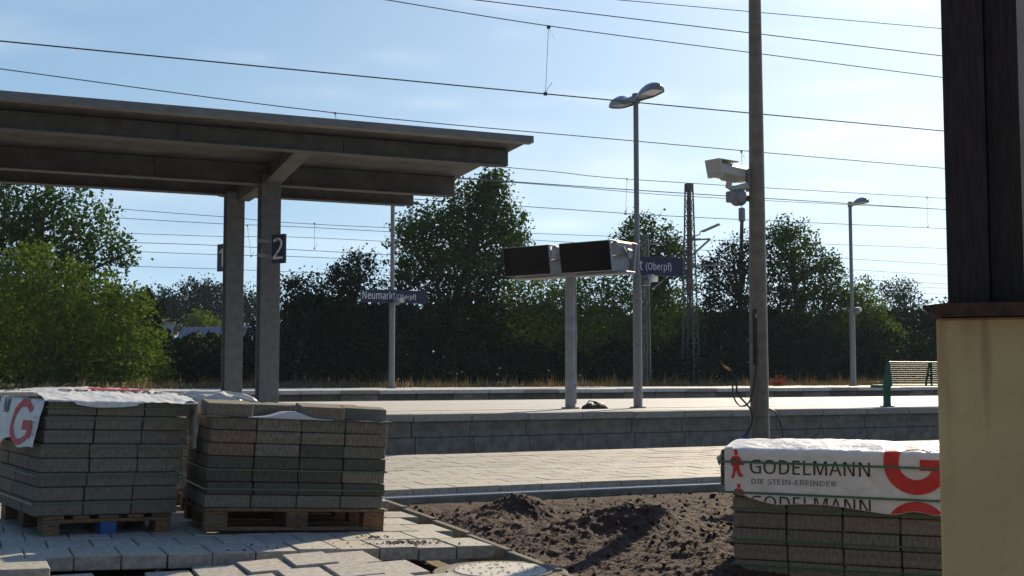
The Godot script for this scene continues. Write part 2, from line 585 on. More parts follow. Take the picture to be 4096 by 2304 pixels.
func film(o: Node3D, fr: Transform3D, u0: float, u1: float, back: float, hem: Callable, amp := .006, called := "sheet"):
	var b := MB.new()
	var nb = maxi(6, int(back / .014))
	var rows = []
	for j in nb + 21:
		rows.append(j)
	b.grid(60, nb + 20, func(a, s):
		var u = lerpf(u0, u1, a)
		var j = s * (nb + 20)
		var t = -back + j / nb * back if j < nb else (j - nb) / 20.0 * hem.call(u)
		return fr * film_pt(u, t, amp), fr.basis.y + fr.basis.z)
	return obj(called, b, M.film, o)

func clip_poly(p: Array, lim: Callable) -> Array:   # keeps what lies above the hem
	var out = []
	for i in p.size():
		var a: Vector2 = p[i]
		var b: Vector2 = p[(i + 1) % p.size()]
		var da = lim.call(a.x) - a.y
		var db = lim.call(b.x) - b.y
		if da >= 0: out.append(a)
		if da * db < 0: out.append(a.lerp(b, da / (da - db)))
	return out

func print_on(o: Node3D, fr: Transform3D, tris: Array, hem: Callable, m: Material, amp: float, called: String):
	var b := MB.new()
	var todo = tris.duplicate()
	var small = []
	while todo.size():   # fine enough to follow the sheet's folds
		var q = todo.pop_back()
		var k = 0
		for i in 3:
			if q[i].distance_squared_to(q[(i + 1) % 3]) > q[k].distance_squared_to(q[(k + 1) % 3]): k = i
		var l = q[k].distance_to(q[(k + 1) % 3])
		if l < .018 or (l < .05 and absf(q[0].y) > .06):
			small.append(q)
		else:
			var half = (q[k] + q[(k + 1) % 3]) * .5
			todo.append([q[k], half, q[(k + 2) % 3]])
			todo.append([half, q[(k + 1) % 3], q[(k + 2) % 3]])
	for tr in small:
		var p = clip_poly(tr, hem)
		for i in range(1, p.size() - 1):
			var q = []
			for e in [p[0], p[i], p[i + 1]]:
				var a = film_pt(e.x, e.y, amp)
				var o2 = Vector3(0, .005, 0) if e.y < -.02 else Vector3(0, .003 if e.y < .03 else .0, .0035)
				q.append(fr * (a + o2))
			b.tri(q[0], q[1], q[2], fr.basis.y + fr.basis.z)
	if b.v.size(): obj(called, b, m, o)

func text_tris(s: String, height: float, at: Vector2, stretch := 1.0, slope := 0.0, bold := false) -> Array:   # front faces of the letters, in (u, down) of the sheet
	var t = text_mesh(s, height, bold, .01)
	var arr = t.get_mesh_arrays()
	var V: PackedVector3Array = arr[Mesh.ARRAY_VERTEX]
	var N: PackedVector3Array = arr[Mesh.ARRAY_NORMAL]
	var I: PackedInt32Array = arr[Mesh.ARRAY_INDEX]
	var bb = t.get_aabb()
	var out = []
	for i in range(0, I.size(), 3):
		if N[I[i]].z < .5: continue
		var q = []
		for k in 3:
			var e = V[I[i + k]] - bb.position
			q.append(at + Vector2(e.x * stretch, -e.y + slope * e.x))
		out.append(q)
	return out

func letter_g(c: Vector2, rx: float, ry: float, w: float) -> Array:   # bold round G as short strips
	var out = []
	var n = 44
	for i in n:
		var a0 = deg_to_rad(lerpf(-42, -352, float(i) / n))
		var a1 = deg_to_rad(lerpf(-42, -352, float(i + 1) / n))
		var f = func(a, k): return c + Vector2(cos(a) * (rx - w * k), sin(a) * (ry - w * k * ry / rx))
		out.append([f.call(a0, 0), f.call(a1, 0), f.call(a1, 1)])
		out.append([f.call(a0, 0), f.call(a1, 1), f.call(a0, 1)])
	for q in [[Vector2(rx - w * 1.0, -.02), Vector2(rx, ry * .62)], [Vector2(rx * .12, -.02), Vector2(rx, w * .75 - .02)]]:
		var a = c + q[0]; var b = c + q[1]
		var nx = 4
		for i in nx:
			var x0 = lerpf(a.x, b.x, float(i) / nx); var x1 = lerpf(a.x, b.x, float(i + 1) / nx)
			for j in 4:
				var y0 = lerpf(a.y, b.y, j / 4.0); var y1 = lerpf(a.y, b.y, (j + 1) / 4.0)
				out.append([Vector2(x0, y0), Vector2(x1, y0), Vector2(x1, y1)])
				out.append([Vector2(x0, y0), Vector2(x1, y1), Vector2(x0, y1)])
	return out

func worker(c: Vector2, s: float) -> Array:   # small standing figure printed in red, arms folded round a load
	var polys = [
		[[-.09, -.5], [-.03, -.56], [.05, -.54], [.08, -.46], [.04, -.38], [-.05, -.38]],
		[[-.14, -.36], [.1, -.36], [.2, -.26], [.22, -.1], [.34, -.06], [.3, .02], [.14, .0], [.12, .06], [-.14, .06], [-.22, -.02], [-.24, -.2]],
		[[-.13, .05], [.12, .05], [.16, .3], [.3, .44], [.22, .5], [.08, .46], [.0, .2], [-.06, .42], [-.1, .56], [-.22, .56], [-.14, .3]],
	]
	var out = []
	for p in polys:
		var q := PackedVector2Array()
		for e in p: q.append(c + Vector2(e[0], e[1]) * s)
		var ix = Geometry2D.triangulate_polygon(q)
		for i in range(0, ix.size(), 3): out.append([q[ix[i]], q[ix[i + 1]], q[ix[i + 2]]])
	return out

# ---------------------------------------------------------------- the sky
func sky_material() -> PanoramaSkyMaterial:
	var W := 1024
	var H := 512
	var d := PackedFloat32Array()
	d.resize(W * H * 3)
	var f := FastNoiseLite.new()
	f.seed = 5
	f.frequency = 1.0
	f.fractal_octaves = 5
	f.fractal_gain = .55
	var k := 0
	for y in H:
		var th := PI * (y + .5) / H
		var sy := cos(th)
		var st := sin(th)
		for x in W:
			var ph := TAU * (x + .5) / W
			var v := Vector3(sin(ph) * st, sy, -cos(ph) * st)
			var e := maxf(v.y, 0.0)
			var ang := rad_to_deg(acos(clampf(v.dot(SUN), -1, 1)))
			var t := exp(-e * 3.0)
			var r := lerpf(.04, .31, t)
			var g := lerpf(.12, .49, t)
			var b := lerpf(.31, .61, t)
			var side := lerpf(1.0, .4, smoothstep(52.0, 125.0, ang))
			r *= side; g *= side; b *= side
			var glow := 1.0 * exp(-pow(ang / 20.0, 1.5)) * (.4 + .6 * t) + .10 * exp(-ang / 38.0) * (.4 + .6 * t) + .34 * exp(-pow(ang / 34.0, 2.0)) * pow(t, 3.0)
			r += glow; g += glow * .98; b += glow * .93
			if v.y > -.02:
				var q := Vector3(v.x, v.y * 5.0, v.z) * 1.6
				var cl := smoothstep(.02, .6, f.get_noise_3dv(q)) * .26 * smoothstep(-.02, .1, v.y) + smoothstep(.2, .62, f.get_noise_3d(q.x * 1.5 + 9.0, q.y * 5.0, q.z * 1.5)) * .2
				r = lerpf(r, .84 * side + glow, cl); g = lerpf(g, .86 * side + glow, cl); b = lerpf(b, .88 * side + glow, cl)
			if v.y < 0.0:
				var gm := smoothstep(0.0, -.08, v.y)
				r = lerpf(r, .16, gm); g = lerpf(g, .15, gm); b = lerpf(b, .12, gm)
			d[k] = r; d[k + 1] = g; d[k + 2] = b
			k += 3
	var im := Image.create_from_data(W, H, false, Image.FORMAT_RGBF, d.to_byte_array())
	var m := PanoramaSkyMaterial.new()
	m.panorama = ImageTexture.create_from_image(im)
	return m

const SUN := Vector3(0.6910, 0.4540, -0.5625)

func _ready():
	rng.seed = 4242
	film_noise.seed = 3
	film_noise.frequency = .045
	# camera
	var cam := Camera3D.new()
	cam.name = "camera"
	cam.position = Vector3(0, 1.02, 0)
	cam.rotation = Vector3(0.06940, -0.41626, 0)
	cam.fov = 26.3089
	cam.far = 2500.0
	add_child(cam)
	cam.current = true
	# sky, air, exposure
	var env := Environment.new()
	env.background_mode = Environment.BG_SKY
	env.sky = Sky.new()
	env.sky.sky_material = sky_material()
	env.tonemap_mode = Environment.TONE_MAPPER_LINEAR
	env.tonemap_exposure = 1.5
	env.fog_enabled = true
	env.fog_density = .0004
	env.fog_light_color = Color(.80, .87, .95)
	env.sdfgi_enabled = true
	env.ssao_enabled = true
	env.ssil_enabled = true
	var we := WorldEnvironment.new()
	we.name = "environment"
	we.environment = env
	add_child(we)
	# sun
	var sun := DirectionalLight3D.new()
	sun.name = "sun"
	sun.light_energy = 1.6
	sun.light_color = Color(1.0, .92, .79)
	sun.light_angular_distance = .5
	sun.shadow_enabled = true
	sun.basis = Basis.looking_at(-SUN, Vector3.UP)
	add_child(sun)
	materials()
	setting()
	platforms()
	canopy()
	furniture()
	masts()
	wires()
	near_pole()
	pier()
	stacks()
	litter()
	far_houses()
	plants()

# ---------------------------------------------------------------- ground
func tilt(x: float, v: float) -> float:   # the forecourt falls gently to the right
	return -.03 * (x - 1.2) * smoothstep(10.2, 8.8, v)

func soil_y(x: float, v: float, f: FastNoiseLite) -> float:
	var y = -.2 + .05 * smoothstep(4.4, 3.3, x) * smoothstep(6.5, 9.0, v)
	for m in [[4.0, 8.95, .25, .36, .27], [4.35, 7.75, .29, .58, .45], [4.9, 8.7, .12, .5, .3], [4.5, 6.6, .22, .7, .5], [5.6, 7.6, .12, .5, .5], [3.55, 8.4, .08, .3, .3], [5.3, 9.2, .06, .8, .25], [4.0, 5.9, .12, .5, .5]]:
		var dx = (x - m[0]) / m[3]; var dz = (v - m[1]) / m[4]
		y += m[2] * exp(-pow(dx * dx + dz * dz, .8))
	var n = f.get_noise_2d(x * 2.2, v * 2.2)
	y += .04 * n
	y += .03 * (.5 - absf(f.get_noise_2d(x * 6.0 + 40, v * 6.0)))
	y += .014 * f.get_noise_2d(x * 12.0, v * 12.0) + .008 * f.get_noise_2d(x * 36.0, v * 36.0 + 7) + .006 * f.get_noise_2d(x * 90.0, v * 90.0 + 3)
	y = lerpf(y, -.10, smoothstep(9.6, 10.15, v) * .8)
	if x < 3.5: y = lerpf(y, -.14, smoothstep(3.5, 3.25, x) * .7)
	return y

func setting():
	# one sheet to the horizon: forecourt level, track bed, fields behind the platforms
	var b := MB.new()
	var prof = [[40.0, -.5], [4.0, -.5], [-14.2, -.5], [-14.9, -.85], [-18.5, -.85], [-26.2, -.85], [-29.6, -.85], [-36.5, -.5], [-37.2, .58], [-44.0, .72], [-90.0, 1.0], [-300.0, 1.0], [-1500.0, 1.0]]
	for i in prof.size() - 1:
		var xs = [-1500.0, -200.0, -60.0, 0.0, 60.0, 200.0, 1500.0]
		for k in xs.size() - 1:
			b.quad(Vector3(xs[k], prof[i][1], prof[i][0]), Vector3(xs[k + 1], prof[i][1], prof[i][0]), Vector3(xs[k + 1], prof[i + 1][1], prof[i + 1][0]), Vector3(xs[k], prof[i + 1][1], prof[i + 1][0]), Vector3(0, 1, .01))
	tag(obj("ground", b, M.field), "flat grassy ground reaching to the horizon", "", "", "structure")
	b = MB.new()
	b.box(Vector3(10, -.8, -16.7), Vector3(200, .12, 3.5)); b.box(Vector3(10, -.8, -27.9), Vector3(200, .12, 3.3))
	tag(obj("track_ballast", b, M.ballast), "grey track ballast between the platforms", "", "", "structure")
	# bedding under the forecourt slabs
	b = MB.new()
	b.grid(24, 24, func(a, s):
		var x = lerpf(-9.0, 3.12, a); var v = lerpf(2.0, 10.275, s)
		return Vector3(x, -.172 + tilt(x, v) + .006 * sin(x * 9) * sin(v * 11), -v), Vector3.UP)
	tag(obj("gravel_bed", b, M.bedding), "brown gravel bed below the loose forecourt slabs", "", "", "structure")
	b = MB.new()
	b.box(Vector3(0, -.2, 3.0), Vector3(80, .1, 12.0))
	tag(obj("station_pavement", b, tinted(M.pavers[0], Color(1, .98, .94))), "pale pavement where the photographer stands", "", "", "structure")
	# soil pit
	var f := FastNoiseLite.new()
	f.seed = 21
	f.frequency = .7
	f.fractal_octaves = 4
	b = MB.new()
	b.grid(300, 300, func(a, s):
		var x = lerpf(3.16, 8.6, a * (.55 + .45 * a)); var v = lerpf(4.3, 10.275, s)
		return Vector3(x, soil_y(x, v, f), -v), Vector3.UP)
	b.quad(Vector3(8.6, -.2, -4.3), Vector3(40, -.2, -4.3), Vector3(40, -.2, -10.275), Vector3(8.6, -.2, -10.275), Vector3.UP)
	b.quad(Vector3(3.16, -.2, -3.0), Vector3(40, -.2, -3.0), Vector3(40, -.2, -4.3), Vector3(3.16, -.2, -4.3), Vector3.UP)
	tag(obj("soil", b, M.soil), "dug up dark brown soil in mounds beside the kerb", "", "", "structure")
	b = MB.new()
	for i in 2600:
		var x = 3.14 + 4.3 * rng.randf(); var v = 5.2 + 5.0 * rng.randf()
		if i % 9 == 0: x = 3.1 + .16 * absf(rng.randfn())
		var s = .006 + .02 * pow(rng.randf(), 3.0)
		if i % 60 == 0: s = .02 + .025 * rng.randf()
		var c = Vector3(x, soil_y(x, v, f) + s * .25, -v)
		var bs = Basis(Vector3(rng.randfn(), rng.randfn(), rng.randfn()).normalized(), rng.randf() * 6)
		var p = []
		for d in [Vector3(1, 0, 0), Vector3(-1, 0, 0), Vector3(0, .8, 0), Vector3(0, -.8, 0), Vector3(0, 0, 1), Vector3(0, 0, -1)]:
			p.append(c + bs * d * s * (.7 + .6 * rng.randf()))
		for q in [[0, 2, 4], [4, 2, 1], [1, 2, 5], [5, 2, 0], [0, 4, 3], [4, 1, 3], [1, 5, 3], [5, 0, 3]]:
			b.tri(p[q[0]], p[q[1]], p[q[2]], (p[q[0]] + p[q[1]] + p[q[2]]) / 3.0 - c)
	tag(obj("soil_clods", b, M.clod), "loose crumbs and clods of brown soil over the pit", "soil", "", "stuff")
	# kerb between the slabs and the soil
	var kb = place("kerb", "narrow concrete kerb stones between forecourt slabs and soil")
	var ka = Vector3(3.271, -0.030, -9.879)
	var kz = Vector3(3.094, -0.080, -6.076)
	var dir = (kz - ka).normalized()
	kz += dir * 2.5
	ka -= dir * (10.26 + ka.z)
	var n = int(ka.distance_to(kz) / .78) + 1
	for i in n:
		var c = ka + dir * (.78 * (i + .5))
		b = MB.new()
		b.box(Vector3(0, -.145, 0), Vector3(.055, .26, .772), .008)
		put("kerb_stone", b.mesh(), M.blocks[i % 2], kb, Transform3D(Basis(Vector3.UP, atan2(dir.x, dir.z)) * Basis(Vector3.RIGHT, rng.randfn() * .004), c + Vector3(rng.randfn() * .004, 0, 0)))
	# forecourt slabs, laid by hand on two levels
	var fc = place("forecourt_paving", "pale concrete slabs of the station forecourt, laid loose on two levels")
	var sx := .25
	var sz := .405
	var slab = []
	for k in 3:
		b = MB.new()
		b.box(Vector3.ZERO, Vector3(sx - .007, .08, sz - .007), .004 + k * .001)
		slab.append(b.mesh())
	for row in range(-1, 8):
		var v0 = 7.22 + row * sz
		var xe = 3.235 - (9.8 - v0) * .045
		var x = xe - 34 * sx - (sx * .5 if row % 2 else 0.0) - .05
		while x + sx < xe + .0:
			var keep = x > -2.6
			if row == -1 and x > .38: keep = false
			if keep and x > .5 * v0 * 0 - 1.2:
				var c = Vector3(x + sx * .5, 0, -(v0 + sz * .5))
				c.y = -.04 + tilt(c.x, -c.z) + rng.randfn() * .002
				put("paving_slab", slab[rng.randi() % 3], M.pavers[rng.randi() % 4], fc, Transform3D(Basis(Vector3.UP, rng.randfn() * .006) * Basis(Vector3.RIGHT, rng.randfn() * .004) * Basis(Vector3.BACK, -.03 + rng.randfn() * .004), c))
			x += sx
	for row in 5:
		var v0 = 7.16 - (row + 1) * (sz + .006)
		var x = -1.1 - (sx * .5 if row % 2 else 0.0)
		while x < 2.45 - .05 * row:
			var c = Vector3(x + sx * .5, 0, -(v0 + sz * .5))
			var skip = Vector2(c.x - 2.8, c.z + 6.5).length() < .5 or (row == 0 and c.x < 1.05 and c.x > .62) or (row == 0 and c.x > 2.3)
			if not skip:
				c.y = -.04 - lerpf(.004, .085, smoothstep(2.0, 1.0, c.x)) - .007 * row + tilt(c.x, -c.z) + rng.randfn() * .003
				put("paving_slab", slab[rng.randi() % 3], M.pavers[rng.randi() % 4], fc, Transform3D(Basis(Vector3.UP, rng.randfn() * .014) * Basis(Vector3.RIGHT, .012 + rng.randfn() * .008) * Basis(Vector3.BACK, .015 + rng.randfn() * .012), c + Vector3(rng.randfn() * .004, 0, rng.randfn() * .003)))
			x += sx + .004
	# manhole
	var mc = Vector3(2.813, -0.100, -6.532)
	var mh = thing("manhole", "round manhole with pale lid in a concrete ring beside the kerb", "manhole", mc)
	b = MB.new()
	b.lathe([Vector2(.39, -.12), Vector2(.39, -.012), Vector2(.378, 0), Vector2(.31, 0), Vector2(.305, -.02)], Vector3.ZERO, 48, Basis.IDENTITY, false)
	obj("concrete_ring", b, M.blocks[0], mh)
	b = MB.new()
	b.lathe([Vector2(.303, -.05), Vector2(.303, .006), Vector2(.272, .006), Vector2(.27, -.01)], Vector3.ZERO, 48, Basis.IDENTITY, false)
	obj("iron_frame", b, M.iron, mh)
	b = MB.new()
	b.lathe([Vector2(.266, -.03), Vector2(.266, .004), Vector2(.258, .010), Vector2(.0, .012)], Vector3.ZERO, 48, Basis.IDENTITY, false)
	obj("lid", b, M.lid, mh)
	# drain channel along the back of the pit
	var dr = place("drain_channel", "slotted drain channel running along the soil pit")
	b = MB.new()
	b.box(Vector3(9, -.195, -10.295), Vector3(14, .26, .03), .004); b.box(Vector3(9, -.195, -10.425), Vector3(14, .26, .03), .004)
	b.box(Vector3(9, -.245, -10.36), Vector3(14, .16, .098))
	obj("channel_wall", b, M.walls[2], dr)
	b = MB.new()
	b.box(Vector3(9, -.058, -10.294), Vector3(14, .012, .024), .002); b.box(Vector3(9, -.058, -10.426), Vector3(14, .012, .02), .002)
	obj("rail", b, M.galv_bright, dr)
	b = MB.new()
	for i in 330: b.box(Vector3(2.2 + i * .0333, -.062, -10.36), Vector3(.012, .014, .108))
	tag(obj("grating", b, M.galv_bright, dr), "", "", "", "stuff")
	# paving between the drain and the platform edge
	var sp = place("station_paving", "sunlit pale slabs between the drain and the platform edge")
	b = MB.new()
	b.box(Vector3(10, -.6, -12.62), Vector3(120, 1.02, 4.32))
	obj("bed", b, M.bedding, sp)
	var px := .42
	var pz := .335
	var pm = []
	for k in 3:
		b = MB.new()
		b.box(Vector3.ZERO, Vector3(px - .006, .08, pz - .006), .004)
		pm.append(b.mesh())
	b = MB.new()
	var count = 0
	for row in 13:
		var v0 = 10.445 + row * pz
		if v0 > 14.2: break
		var x = -6.0 - (px * .5 if row % 2 else 0.0) + row * .03
		while x < 16.0:
			var c = Vector3(x + px * .5, -.04 + rng.randfn() * .0012, -(v0 + pz * .5))
			var bs = Basis(Vector3.RIGHT, rng.randfn() * .0035) * Basis(Vector3.BACK, rng.randfn() * .003)
			if c.x > v0 * .31 - .3 and c.x < v0 * .69 + .4 and count < 295:
				var mm = M.pavers[rng.randi() % 4]
				if row == 7 or row == 8: mm = M.pavers[3]
				put("paving_slab", pm[rng.randi() % 3], mm, sp, Transform3D(bs, c))
				count += 1
			else:
				b.box(c, Vector3(px - .006, .08, pz - .006), .004, bs)
			x += px
	tag(obj("paving_field", b, M.pavers[1], sp), "", "", "", "stuff")
	for i in 26:
		b = MB.new()
		b.box(Vector3.ZERO, Vector3(.995, .3, .44), .01)
		put("edge_slab", b.mesh(), M.pavers[i % 2], sp, Transform3D(Basis(Vector3.RIGHT, rng.randfn() * .003), Vector3(-4 + i, -.15 + rng.randfn() * .002, -14.6)))

# ---------------------------------------------------------------- the two platforms across the tracks
func platforms():
	var b := MB.new()
	var p = place("middle_platform", "long concrete platform across the first track")
	b.quad(Vector3(-80, .375, -19.1), Vector3(160, .375, -19.1), Vector3(160, .425, -25.9), Vector3(-80, .425, -25.9), Vector3.UP)
	b.box(Vector3(40, -.28, -22.5), Vector3(240, 1.28, 6.7))
	obj("surface", b, M.platform_top, p)
	b = MB.new()
	b.box(Vector3(40, -.03, -25.86), Vector3(240, .91, .16), .01)
	obj("rear_wall", b, M.walls[0], p)
	for i in 40:
		var x = -3.0 + i * 1.0
		b = MB.new()
		b.box(Vector3.ZERO, Vector3(.992, .12, .52), .012)
		put("coping_slab", b.mesh(), M.pavers[i % 2], p, Transform3D(Basis(Vector3.RIGHT, rng.randfn() * .002), Vector3(x, .315 + rng.randfn() * .002, -18.82)))
	for r in 3:
		for i in 42:
			b = MB.new()
			var h = [.25, .3, .46][r]
			b.box(Vector3.ZERO, Vector3(.992, h - .005, .3), .006)
			put("wall_block", b.mesh(), M.walls[rng.randi() % 3], p, Transform3D(Basis.IDENTITY, Vector3(-4.0 + i + [.0, .06, .12][r], [.128, -.15, -.53][r], -18.80 + rng.randfn() * .004 - [.0, .0, -.02][r])))
	# rows of slabs on top, as far as they can be told apart
	b = MB.new()
	for row in 4:
		for i in 150:
			b.box(Vector3(1 + i * .18 + (.09 if row % 2 else 0.0), .366 + row * .0006, -19.18 - row * .2), Vector3(.176, .02, .196), .003)
	tag(obj("paving_field", b, M.pavers[0], p), "", "", "", "stuff")
	b = MB.new()
	for i in 60: b.box(Vector3(-4 + i * .6, .384, -20.2), Vector3(.594, .012, .3), .003)
	tag(obj("guide_strip", b, M.edge_white, p), "", "", "", "stuff")
	p = place("far_platform", "farther, slightly higher platform in front of the trees")
	b = MB.new()
	b.box(Vector3(40, -.1, -33.6), Vector3(240, 1.4, 7.2))
	obj("surface", b, M.platform_top, p)
	for i in 52:
		b = MB.new()
		b.box(Vector3.ZERO, Vector3(.99, .1, .5), .012)
		put("coping_slab", b.mesh(), M.edge_white if i % 5 else M.pavers[0], p, Transform3D(Basis.IDENTITY, Vector3(-6.0 + i, .56 + rng.randfn() * .003, -29.95)))
		for r in 2:
			b = MB.new()
			b.box(Vector3.ZERO, Vector3(.985, .4, .3), .012)
			put("wall_block", b.mesh(), M.walls[3 if rng.randf() < .6 else 1], p, Transform3D(Basis.IDENTITY, Vector3(-6.0 + i, .3 - r * .41, -29.93 + rng.randfn() * .005)))

# ---------------------------------------------------------------- canopy over the middle platform
func canopy():
	var o = thing("platform_canopy", "long grey platform canopy on twin posts with exposed beams", "canopy", Vector3(4.9, .38, -23.2))
	var org = o.position
	var L0 = -24.0
	var L1 = 8.60
	# butterfly roof: profile across the platform as (v, y)
	var pr = [[18.75, 4.93], [22.0, 4.80], [24.4, 4.80], [26.3, 4.95]]
	for i in 3:
		var b := MB.new()
		var a = pr[i]; var d = pr[i + 1]
		b.prism(PackedVector2Array([Vector2(-a[0], a[1]), Vector2(-d[0], d[1]), Vector2(-d[0], d[1] + .05), Vector2(-a[0], a[1] + .05)]), L1 - L0, Transform3D(Basis(Vector3(0, 0, 1), Vector3(0, 1, 0), Vector3(-1, 0, 0)), Vector3((L0 + L1) * .5, 0, 0) - org))
		obj("roof_panel", b, M.canopy, o)
	var b := MB.new()
	b.prism(PackedVector2Array([Vector2(-18.70, 4.915), Vector2(-18.70, 5.03), Vector2(-18.74, 5.03), Vector2(-18.74, 4.945), Vector2(-18.9, 4.92), Vector2(-18.9, 4.912)]), L1 - L0 + .1, Transform3D(Basis(Vector3(0, 0, 1), Vector3(0, 1, 0), Vector3(-1, 0, 0)), Vector3((L0 + L1) * .5 + .02, 0, 0) - org))
	obj("fascia", b, M.canopy_light, o)
	b = MB.new()
	b.prism(PackedVector2Array([Vector2(-26.4, 4.9), Vector2(-26.4, 5.06), Vector2(-26.34, 5.06), Vector2(-26.34, 4.9)]), L1 - L0, Transform3D(Basis(Vector3(0, 0, 1), Vector3(0, 1, 0), Vector3(-1, 0, 0)), Vector3((L0 + L1) * .5, 0, 0) - org))
	obj("fascia", b, M.canopy_light, o)
	# longitudinal beams, each in the lengths one can see joints between
	for q in [[19.45, 4.89, 4.61, .14, 8.5], [22.0, 4.79, 4.42, .14, 8.5], [24.4, 4.79, 4.54, .14, 8.5]]:
		var cuts = [L0, -8.0, -.6, 2.9, 5.55 if q[0] < 21 else 5.3, q[4]]
		for i in cuts.size() - 1:
			b = MB.new()
			b.box(Vector3((cuts[i] + cuts[i + 1]) * .5, (q[1] + q[2]) * .5, -q[0]) - org, Vector3(cuts[i + 1] - cuts[i] - .006, q[1] - q[2], q[3]), .006)
			obj("beam", b, M.canopy, o)
		b = MB.new()
		b.box(Vector3((L0 + q[4]) * .5, q[2] + .006, -q[0]) - org, Vector3(q[4] - L0 - .3, .024, .26), .003)
		obj("beam_flange", b, M.canopy, o)
	# posts with tapered cantilever girders
	for x0 in [4.93, -3.07, -11.07]:
		var x = x0
		for v in [22.0, 24.4]:
			x = x0 - (.16 if v > 23.0 else 0.0)
			b = MB.new()
			var w = .17
			var dd = .2
			b.box(Vector3(x, (.36 + 4.6) * .5, -v + dd - .02) - org, Vector3(w * 2, 4.24, .03), .004)
			b.box(Vector3(x, (.36 + 4.6) * .5, -v - dd + .02) - org, Vector3(w * 2, 4.24, .03), .004)
			b.box(Vector3(x - w + .07, (.36 + 4.6) * .5, -v) - org, Vector3(.03, 4.24, .35), .003)
			b.box(Vector3(x + w - .07, (.36 + 4.6) * .5, -v) - org, Vector3(.03, 4.24, .35), .003)
			obj("post", b, M.post, o)
			b = MB.new()
			b.box(Vector3(x, .405, -v) - org, Vector3(.46, .025, .52), .004)
			obj("base_plate", b, M.post, o)
		x = x0
		for q in [[22.0, 19.5, 4.42, 4.63], [24.4, 26.2, 4.5, 4.78]]:
			b = MB.new()
			b.prism(PackedVector2Array([Vector2(-q[0], q[2]), Vector2(-q[1], q[3]), Vector2(-q[1], 4.86), Vector2(-q[0], 4.79)]), .05, Transform3D(Basis(Vector3(0, 0, 1), Vector3(0, 1, 0), Vector3(-1, 0, 0)), Vector3(x, 0, 0) - org))
			b.prism(PackedVector2Array([Vector2(-q[0], q[2] - .02), Vector2(-q[1], q[3] - .02), Vector2(-q[1], q[3]), Vector2(-q[0], q[2])]), .3, Transform3D(Basis(Vector3(0, 0, 1), Vector3(0, 1, 0), Vector3(-1, 0, 0)), Vector3(x, 0, 0) - org))
			obj("cantilever_girder", b, M.canopy, o)
		b = MB.new()
		b.box(Vector3(x, 4.58, -23.2) - org, Vector3(.26, .3, 2.3), .006)
		obj("cross_beam", b, M.canopy, o)
	# track number signs on the posts
	var n2 = thing("track_number_sign", "dark blue sign with white number 2 on the front canopy post", "sign", Vector3(4.932, 3.191, -21.200), Basis(Vector3.UP, deg_to_rad(-58)), "track number signs on the canopy posts")
	b = MB.new()
	b.box(Vector3.ZERO, Vector3(.31, .51, .06), .008)
	obj("panel", b, M.navy, n2)
	lettering("2", n2, .29, M.sign_white, Transform3D(Basis.IDENTITY, Vector3(-.115, -.18, .033)), 1.05)
	for s in [.14, -.12]:
		b = MB.new()
		b.box(n2.basis.inverse() * (Vector3(4.784, 3.222, -21.600) - n2.position) + Vector3(0, s, .0), Vector3(.3, .06, .03), .003, n2.basis.inverse())
		b.box((n2.basis.inverse() * (Vector3(4.784, 3.222, -21.600) - n2.position)) * .5 + Vector3(0, s, -.04), Vector3(.03, .05, .5), .003, n2.basis.inverse())
		obj("bracket", b, M.grey_paint, n2)
	var n1 = thing("track_number_sign", "pale edge of track sign 1 beyond the rear canopy post", "sign", Vector3(4.666, 3.343, -24.850), Basis(Vector3.UP, deg_to_rad(118)), "track number signs on the canopy posts")
	b = MB.new()
	b.box(Vector3.ZERO, Vector3(.36, .55, .06), .008)
	obj("panel", b, M.navy, n1)
	lettering("1", n1, .28, M.sign_white, Transform3D(Basis.IDENTITY, Vector3(-.07, -.15, .033)), 1.05)
	lettering("1", n1, .28, M.sign_white, Transform3D(Basis(Vector3.UP, PI), Vector3(.12, -.18, -.033)), 1.05)
	b = MB.new()
	b.box(Vector3(-.2, .12, -.02), Vector3(.2, .05, .03), .003); b.box(Vector3(-.2, -.14, -.02), Vector3(.2, .05, .03), .003)
	obj("bracket", b, M.grey_paint, n1)

# ---------------------------------------------------------------- lamps, signs, screens, bench
func lamp_head(o: Node3D, at: Vector3, bs: Basis, L: float):
	var b := MB.new()
	var g := MB.new()
	var f = func(t, a, s):   # t along, a around the upper half
		var w = lerpf(.07, .17, smoothstep(.0, .45, t)) * (1.0 if t < .75 else sqrt(maxf(0.0, 1.0 - pow((t - .75) / .25, 2.0))))
		var h = lerpf(.10, .17, smoothstep(.2, .6, t)) * (1.0 if t < .6 else sqrt(maxf(0.0, 1.0 - pow((t - .6) / .41, 2.0)))) * (1.0 - .25 * exp(-pow((t - .3) / .12, 2.0)))
		return at + bs * Vector3(cos(a) * w, sin(a) * h + .0, t * L)
	b.grid(20, 10, func(u, s): return f.call(u, PI * s, 0), bs * Vector3.UP)
	for i in 20:
		var t0 = i / 20.0; var t1 = (i + 1) / 20.0
		b.quad(f.call(t0, 0.0, 0), f.call(t1, 0.0, 0), f.call(t1, PI, 0), f.call(t0, PI, 0), bs * Vector3.DOWN)
		b.quad(f.call(t0, 0.0, 0), f.call(t1, 0.0, 0), f.call(t1, 0.0, 0) - bs.y * .03, f.call(t0, 0.0, 0) - bs.y * .03, bs.x)
		b.quad(f.call(t0, PI, 0), f.call(t1, PI, 0), f.call(t1, PI, 0) - bs.y * .03, f.call(t0, PI, 0) - bs.y * .03, -bs.x)
	var h = obj("lamp_head", b, M.lamp_shell, o)
	for i in 8:
		var t0 = .45 + i * .055; var t1 = t0 + .055
		var e = func(t, a): return f.call(t, a, 0) * .9 + f.call(t, PI - a, 0) * .1 - bs.y * (.012)
		g.quad(e.call(t0, 0.0), e.call(t1, 0.0), e.call(t1, PI), e.call(t0, PI), bs * Vector3.DOWN)
	obj("lamp_glass", g, M.glass, h)

